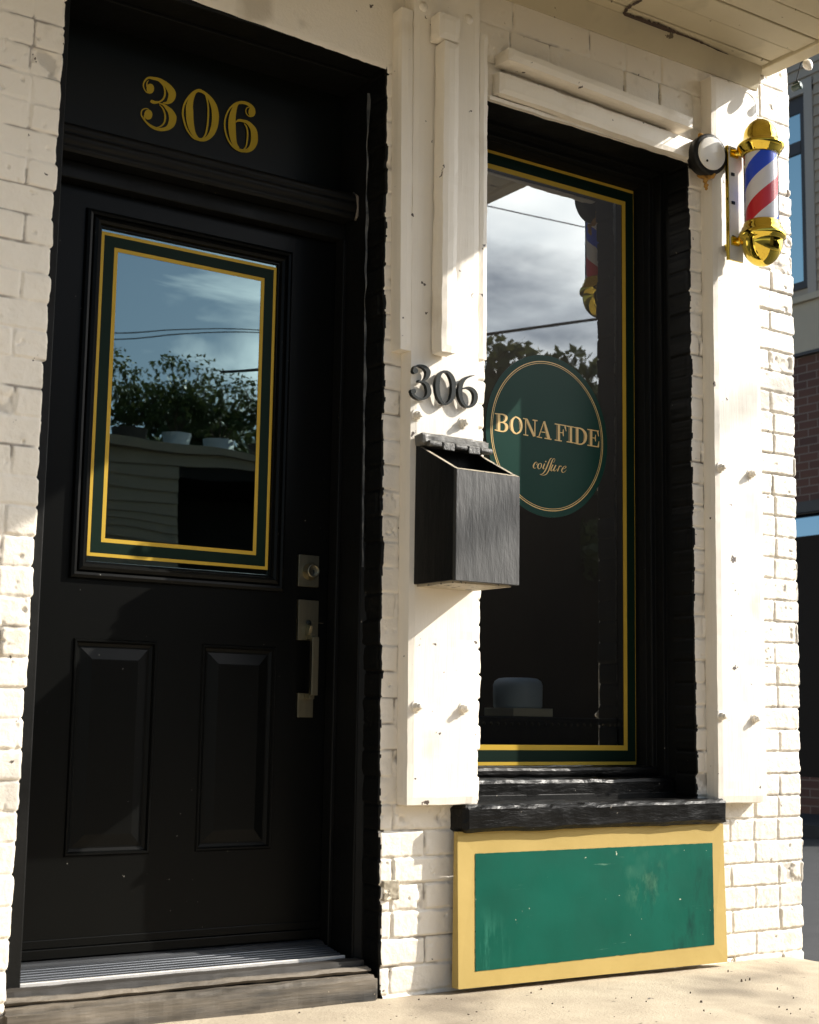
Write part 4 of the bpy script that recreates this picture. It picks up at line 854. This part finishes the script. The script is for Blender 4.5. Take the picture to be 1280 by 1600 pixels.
def bulb_at(p, d, L=0.048, r=0.0165):
    mb = MB(); mb.lathe(p, d, [(0.014, 0.009), (0.020, r*0.72), (0.027, r*0.95), (0.034, r), (0.043, r*0.88), (0.052, r*0.6), (0.058, r*0.28), (0.060, 0.0)], 20); mb.build('bulb', BULB, sl)
bulb_at(s1, dB); bulb_at(s3, (0, -0.3, -1))

# ---- on the window ledge inside
be = thing('studded_bench', (1.4, 0.42, 0.0), 'dark leather bench with a studded edge behind the shop window', 'bench')
mb = MB(); mb.box(0.90, 1.90, 0.270, 0.75, 0.60, 0.712); mb.build('seat', LEATH, be, bevel=0.012)
mb = MB(); mb.box(0.90, 1.90, 0.29, 0.73, 0.003, 0.60); mb.build('base', LEATH, be)
mb = MB()
for k in range(26): mb.lathe((1.17+k*0.026, 0.2702, 0.690), (0, -1, 0), [(0, 0.006), (0.002, 0.005), (0.0035, 0.0)], 10)
mb.build('stud_row', STUD, be)
cx_ = at(811, 1110, Y=0.36)
mb = MB(); mb.box(cx_.x-0.078, cx_.x+0.078, 0.290, 0.435, 0.713, 0.738); tag(mb.build('card_box', CARD, None, bevel=0.002), 'cream card box lying flat under the blue tinted canister in the window', 'box')
mb = MB(); rC = 0.076
mb.lathe((cx_.x, 0.366, 0.739), (0, 0, 1), [(0, 0), (0, rC-0.004), (0.004, rC), (0.07, rC+0.001), (0.082, rC-0.004), (0.090, rC-0.016), (0.092, rC-0.03), (0.092, 0)], 48)
tag(mb.build('canister', CANI, None), 'round white canister, coloured blue for skylight, standing on a cream box inside the window', 'canister')

# ================================================================== the neighbour across the alley
NX = 9.0
nb = thing('neighbour_building', (NX, 6.0, -0.15), 'building across the alley with grey siding above brown brick', 'building')
def nz_(px, py): return at(px, py, X=NX)
zsid = nz_(1260, 466).z; zbeam = nz_(1260, 556).z; zbr = nz_(1260, 784).z
Y0, Y1 = 3.2, 14.0
wy0, wy1 = nz_(1262, 300).y, nz_(1200, 300).y          # window opening (near jamb, far jamb)
wz0, wz1 = nz_(1250, 452).z, nz_(1250, 150).z
mb = MB(); ex = 0.105; zz_ = zsid+0.02
while zz_ < 9.5:
    for (a, b) in ((Y0, wy0-0.10), (wy1+0.10, Y1)) if wz0-0.12 < zz_+ex/2 < wz1+0.10 else ((Y0, Y1),):
        mb.hexa([(NX-0.022, a, zz_), (NX, a, zz_), (NX, b, zz_), (NX-0.022, b, zz_)], [(NX-0.004, a, zz_+ex), (NX, a, zz_+ex), (NX, b, zz_+ex), (NX-0.004, b, zz_+ex)])
    zz_ += ex
mb.build('siding', GREYSID, nb)
mb = MB(); mb.box(NX+0.02, NX+8, Y0, Y1, zbeam, 9.5); mb.build('wall_core', GREYSID, nb)
mb = MB(); mb.box(NX-0.03, NX+0.05, wy0-0.10, wy0, wz0-0.1, wz1+0.10); mb.box(NX-0.03, NX+0.05, wy1, wy1+0.10, wz0-0.1, wz1+0.1); mb.box(NX-0.031, NX+0.05, wy0-0.10, wy1+0.10, wz1, wz1+0.13); mb.build('window_trim', BEAM if False else mat('grey_trim', (0.34, 0.315, 0.275), rough=0.6), nb)
zm0, zm1 = nz_(1245, 241).z, nz_(1245, 222).z
mb = MB(); f_ = 0.07
mb.box(NX+0.0, NX+0.019, wy0, wy0+f_, wz0, wz1); mb.box(NX, NX+0.019, wy1-f_, wy1, wz0, wz1); mb.box(NX+0.001, NX+0.0185, wy0+f_, wy1-f_, wz0, wz0+f_); mb.box(NX+0.001, NX+0.0185, wy0+f_, wy1-f_, wz1-0.16, wz1); mb.box(NX-0.004, NX+0.0185, wy0+f_, wy1-f_, zm0, zm1)
nw = mb.build('window', DFRAME, nb)
mb = MB(); mb.quad((NX+0.012, wy0, wz0), (NX+0.012, wy1, wz0), (NX+0.012, wy1, wz1), (NX+0.012, wy0, wz1)); mb.build('pane', GLNB, nw, fix=False)
mb = MB(); mb.box(NX-0.06, NX+0.019, Y0, Y1, zsid-0.04, zsid+0.018); mb.box(NX-0.02, NX+0.019, Y0, Y1, zbeam+0.03, zsid-0.041); mb.build('beam', BEAM, nb)
mb = MB(); mb.box(NX-0.05, NX+0.019, Y0, Y1, zbeam, zbeam+0.028); mb.box(NX-0.04, NX+0.019, Y0, Y1, zbr-0.10, zbr); mb.build('flashing', DFRAME, nb)
mb = MB(); mb.box(NX, NX+0.3, Y0, Y1, zbr+0.002, zbeam-0.002); mb.box(NX, NX+0.3, Y0, wy0-1.6, -0.16, zbr-0.102); mb.build('brick_band', NBRICK, nb)
mb = MB(); mb.box(NX+0.6, NX+0.7, Y0, Y1, -0.16, zbr); mb.box(NX+0.06, NX+0.6, wy0-1.6, Y1, 0.25, zbr-0.30); mb.build('shopfront', OPPD, nb)
mb = MB(); mb.quad((NX+0.10, wy0-1.6, zbr-0.30), (NX+0.10, Y1, zbr-0.30), (NX+0.10, Y1, zbr-0.1), (NX+0.10, wy0-1.6, zbr-0.1)); mb.build('shopfront_glass', glass('shopfront_glass', tint=(0.3, 0.3, 0.3), gcol=(0.28, 0.40, 0.50), ior=1.7), nb, fix=False)
mb = MB(); mb.box(NX+0.05, NX+0.15, wy0-1.6, Y1, -0.16, 0.25); mb.build('plinth', NBRICK, nb)
mb = MB(); mb.box(NX-1.25, NX-1.1, 2.0, 16, -0.159, -0.06); mb.build('alley_kerb', ASPH)['kind'] = 'structure'
mb = MB(); mb.box(NX-1.098, NX-0.002, 2.0, 16, -0.159, -0.065); mb.build('alley_pavement', ASPH)['kind'] = 'structure'

# ================================================================== across the street (seen in the glass)
OY = -9.0
ob = thing('opposite_building', (5, OY, -0.15), 'low siding building across the street mirrored in the door glass', 'building')
mb = MB(); zz_ = -0.15; ex = 0.11
while zz_ < 3.15:
    segs = ((1.5, 4.62),) if 0.0 < zz_ < 2.93 else ((1.5, 6.6),)
    for a, b in segs: mb.hexa([(a, OY, zz_), (b, OY, zz_), (b, OY+0.022, zz_), (a, OY+0.022, zz_)], [(a, OY, zz_+ex), (b, OY, zz_+ex), (b, OY+0.003, zz_+ex), (a, OY+0.003, zz_+ex)])
    zz_ += ex
mb.build('siding', OPPW, ob)
mb = MB(); mb.box(1.5, 9.6, OY-4, OY-0.8, -0.15, 3.1); mb.box(1.5, 4.62, OY-0.8, OY-0.001, -0.15, 3.1); mb.box(7.4, 9.6, OY-0.8, OY-0.001, -0.15, 3.1); mb.box(4.62, 7.4, OY-0.8, OY-0.001, 2.95, 3.1); mb.build('wall_core', OPPD, ob)
mb = MB(); mb.box(1.4, 6.7, OY-0.3, OY+0.06, 3.155, 3.25); mb.build('parapet_cap', OPPW, ob)
mb = MB(); mb.box(9.7, 24, OY-6, OY-0.5, -0.15, 3.4); tag(mb.build('dark_building', mat('dim_brown', (0.028, 0.022, 0.016), (0.045, 0.036, 0.026), rough=0.9, scale=1.5, spec=0.1), None), 'dark plain building across the street mirrored in the shop window', 'building')
mb = MB(); mb.box(3.2, 4.3, OY-7, OY-5, 3.0, 5.6); tag(mb.build('roof_stack', mat('stack_grey', (0.30, 0.31, 0.33), rough=0.8), None), 'grey roof block beyond the planters mirrored in the door glass', 'roof block')

def leaves(cs, rs, n, size, name, m_, parent):
    """n leaf cards spread through blobs"""
    cs = np.array(cs, float); rs = np.array(rs, float); k = RNG.integers(0, len(cs), n)
    d = RNG.normal(size=(n, 3)); d /= np.linalg.norm(d, axis=1)[:, None]; rad = RNG.random(n)**0.45
    c = cs[k]+d*(rs[k]*rad)[:, None]*np.array([1, 1, 0.85])
    a = RNG.normal(size=(n, 3)); a /= np.linalg.norm(a, axis=1)[:, None]; b = np.cross(a, RNG.normal(size=(n, 3))); b /= np.linalg.norm(b, axis=1)[:, None]
    s = size*(0.6+0.8*RNG.random(n))[:, None]
    V = np.stack([c-a*s, c+b*s*0.45, c+a*s, c-b*s*0.45], 1).reshape(-1, 3)
    F = np.arange(4*n).reshape(-1, 4); me = bpy.data.meshes.new(name); me.from_pydata(V.tolist(), [], F.tolist()); me.materials.append(m_)
    return link(name, me, parent)
random.seed(5)
pots = [(3.1, 0.5), (3.75, 0.62), (4.25, 0.5), (4.72, 0.72), (5.2, 0.6), (5.7, 0.7), (6.3, 0.6), (6.9, 0.7)]
words = ['at the far end', 'second along', 'third along', 'beside the tall pot', 'over the doorway', 'over the doorway centre', 'past the doorway', 'near the long end', 'last but one', 'at the end']
for i, (x_, hh) in enumerate(pots):
    y_ = OY-0.35+0.1*math.sin(i*3)
    mb = MB(); r_ = 0.13+0.03*(i % 3); mb.lathe((x_, y_, 3.1), (0, 0, 1), [(0, r_*0.75), (0.34, r_), (0.34, r_*0.9), (0.30, 0.0)], 20)
    tag(mb.build('planter_pot', POT if i in (3, 4) else BARK, None), ('white' if i in (3, 4) else 'brown')+' planter pot on the parapet across the street', 'pot', 'planter pots across the street')
    sh = thing('shrub', (x_, y_, 3.42), 'leafy green shrub in a pot on the parapet across the street', 'shrub', 'shrubs across the street')
    mb = MB(); cs = []; rs = []
    for k in range(6):
        a = random.random()*6.28; rr_ = 0.08+0.22*random.random(); top = Vector((x_+rr_*math.cos(a)*1.3, y_+rr_*math.sin(a), 3.45+hh*(0.45+0.6*random.random())))
        mb.tube([(x_, y_, 3.38), (x_+(top.x-x_)*0.4, y_+(top.y-y_)*0.4, 3.42+(top.z-3.42)*0.5), top], [0.012, 0.009, 0.005], 5); cs += [tuple(top), tuple(Vector((x_, y_, 3.4)).lerp(top, 0.6))]; rs += [0.17+0.08*random.random(), 0.15]
    mb.build('stem', BARK, sh); leaves(cs, rs, 1500, 0.030, 'foliage', LEAF, sh)
def tree(x_, y_, h, r_, label, nl=9000, lf=LEAF2, size=0.10):
    t = thing('tree', (x_, y_, -0.15), label, 'tree')
    mb = MB(); mb.tube([(x_, y_, -0.15), (x_+0.1, y_, h*0.4), (x_, y_+0.1, h*0.75), (x_, y_, h*0.95)], [0.24, 0.17, 0.09, 0.03], 10); cs = []; rs = []
    for k in range(16):
        a = k*2.4; e_ = 0.45+0.5*random.random(); L_ = r_*(0.5+0.5*random.random()); tip = Vector((x_+L_*math.cos(a), y_+L_*math.sin(a), h*e_+0.25*L_))
        mb.tube([(x_, y_, h*e_*0.75), (x_+0.5*L_*math.cos(a), y_+0.5*L_*math.sin(a), h*e_), tip], [0.07, 0.045, 0.015], 6); cs += [tuple(tip), tuple(tip*0.5+Vector((x_, y_, h*e_))*0.5)]; rs += [0.28*r_+0.2*random.random(), 0.25*r_]
    mb.build('trunk', BARK, t); leaves(cs, rs, nl, size, 'crown', lf, t)
def reflp(px, py, Yg, Yt):
    """where a reflection seen in a pane really stands"""
    g_ = at(px, py, Y=Yg); d = g_-CAM; d.y = -d.y; return g_+d*((Yt-g_.y)/d.y)
_t = reflp(790, 540, WY, -10.6); tree(_t.x-0.1, -10.6, _t.z-0.15, 1.5, 'leafy tree across the street mirrored beside the green sign')
_t = reflp(925, 590, WY, -11.6); tree(_t.x+0.1, -11.6, _t.z-0.25, 1.4, 'broad tree across the street mirrored right of the green sign')
tree(7.0, -13.5, 4.7, 1.0, 'pale tree beyond the planters mirrored in the door glass', 7000, LEAF2, 0.09)

def wire(p, q, r_, sag, label):
    mb = MB(); p = Vector(p); q = Vector(q); mb.tube([p.lerp(q, i/24)-Vector((0, 0, sag*4*(i/24)*(1-i/24))) for i in range(25)], r_, 6)
    tag(mb.build('overhead_wire', WIRE, None), label, 'overhead wire', 'overhead wires')
def longwire(p, q, r_, label, sag=0.0, ext=3.0):
    d = q-p; wire(p-d*ext, q+d*min(ext, 0.9), r_, sag, label)
longwire(reflp(180, 516, DY, -8.0), reflp(400, 519, DY, -8.2), 0.006, 'upper of the two thin wires mirrored in the door glass')
longwire(reflp(180, 526, DY, -8.0), reflp(400, 524, DY, -8.2), 0.006, 'lower of the two thin wires mirrored in the door glass')
longwire(reflp(766, 522, WY, -7.0), reflp(940, 498, WY, -7.0), 0.016, 'thick rising wire mirrored in the shop window', 0, 2.0)
longwire(reflp(766, 322, WY, -6.0), reflp(900, 352, WY, -6.0), 0.006, 'thin sloping wire mirrored high in the shop window', 0, 1.0)

_p = at(760, 820, Y=-0.238)+SUN*13; _q = at(1155, 637, Y=-0.05)+SUN*13; _d = (_q-_p).normalized()
wire(_p-_d*3, _q+_d*6, 0.030, 0.0, 'thick cable high over the street outside the picture whose faint shadow crosses the mailbox')

# ---- dry tufts at the foot of the wall and crumbs on the pavement
DRY = mat('dry_grass', (0.36, 0.27, 0.12), (0.45, 0.36, 0.18), rough=0.8, scale=40)
mb = MB()
for px, py, n_ in ((597, 1553, 9), (600, 1548, 7), (770, 1541, 6), (850, 1532, 3), (925, 1524, 5), (598, 1545, 6), (15, 1585, 8), (1145, 1500, 3)):
    p = at(px, py, Z=-0.006)
    for k in range(n_):
        q = p+Vector((random.uniform(-0.012, 0.012), random.uniform(-0.006, 0.004), 0)); a = random.random()*6.28; L_ = random.uniform(0.010, 0.030); e_ = Vector((math.cos(a)*0.8, -abs(math.sin(a))*0.6, random.uniform(0.2, 1.0)))*L_
        mb.tube([q, q+e_*0.5+Vector((0, 0, 0.004)), q+e_], [0.0011, 0.0008, 0.0003], 4)
tag(mb.build('dry_grass', DRY, None), 'dry grass tufts along the foot of the wall', 'grass', kind='stuff')
mb = MB(); DEB = mat('litter_crumbs', (0.05, 0.038, 0.028), (0.13, 0.10, 0.07), rough=0.9, scale=60)
spots_ = [(1165, 1531), (1172, 1530), (1159, 1532), (1138, 1517), (1010, 1566), (745, 1583), (760, 1578), (698, 1561), (705, 1563), (620, 1590), (880, 1575), (960, 1590), (1100, 1580), (1215, 1545), (1240, 1560), (830, 1552)]
spots_ += [(random.uniform(300, 1280), random.uniform(1545, 1600)) for _ in range(26)]
for px, py in spots_:
    p = at(px, py, Z=-0.008)
    if p.y > -0.015: continue
    r_ = random.uniform(0.0008, 0.0034); vs = []
    for k in range(7):
        a = 6.28*k/7; vs.append(p+Vector((r_*1.7*math.cos(a)*random.uniform(.5, 1.2), r_*math.sin(a)*random.uniform(.5, 1.2), 0.002)))
    top = [v*0.6+p*0.4+Vector((0, 0, r_*0.7+0.001)) for v in vs]
    mb.add([v-Vector((0, 0, 0.006)) for v in vs]+top, [(k, (k+1) % 7, 7+(k+1) % 7, 7+k) for k in range(7)]+[tuple(range(7, 14))])
tag(mb.build('litter', DEB, None), 'dark crumbs of litter scattered over the pavement', 'litter', kind='stuff')
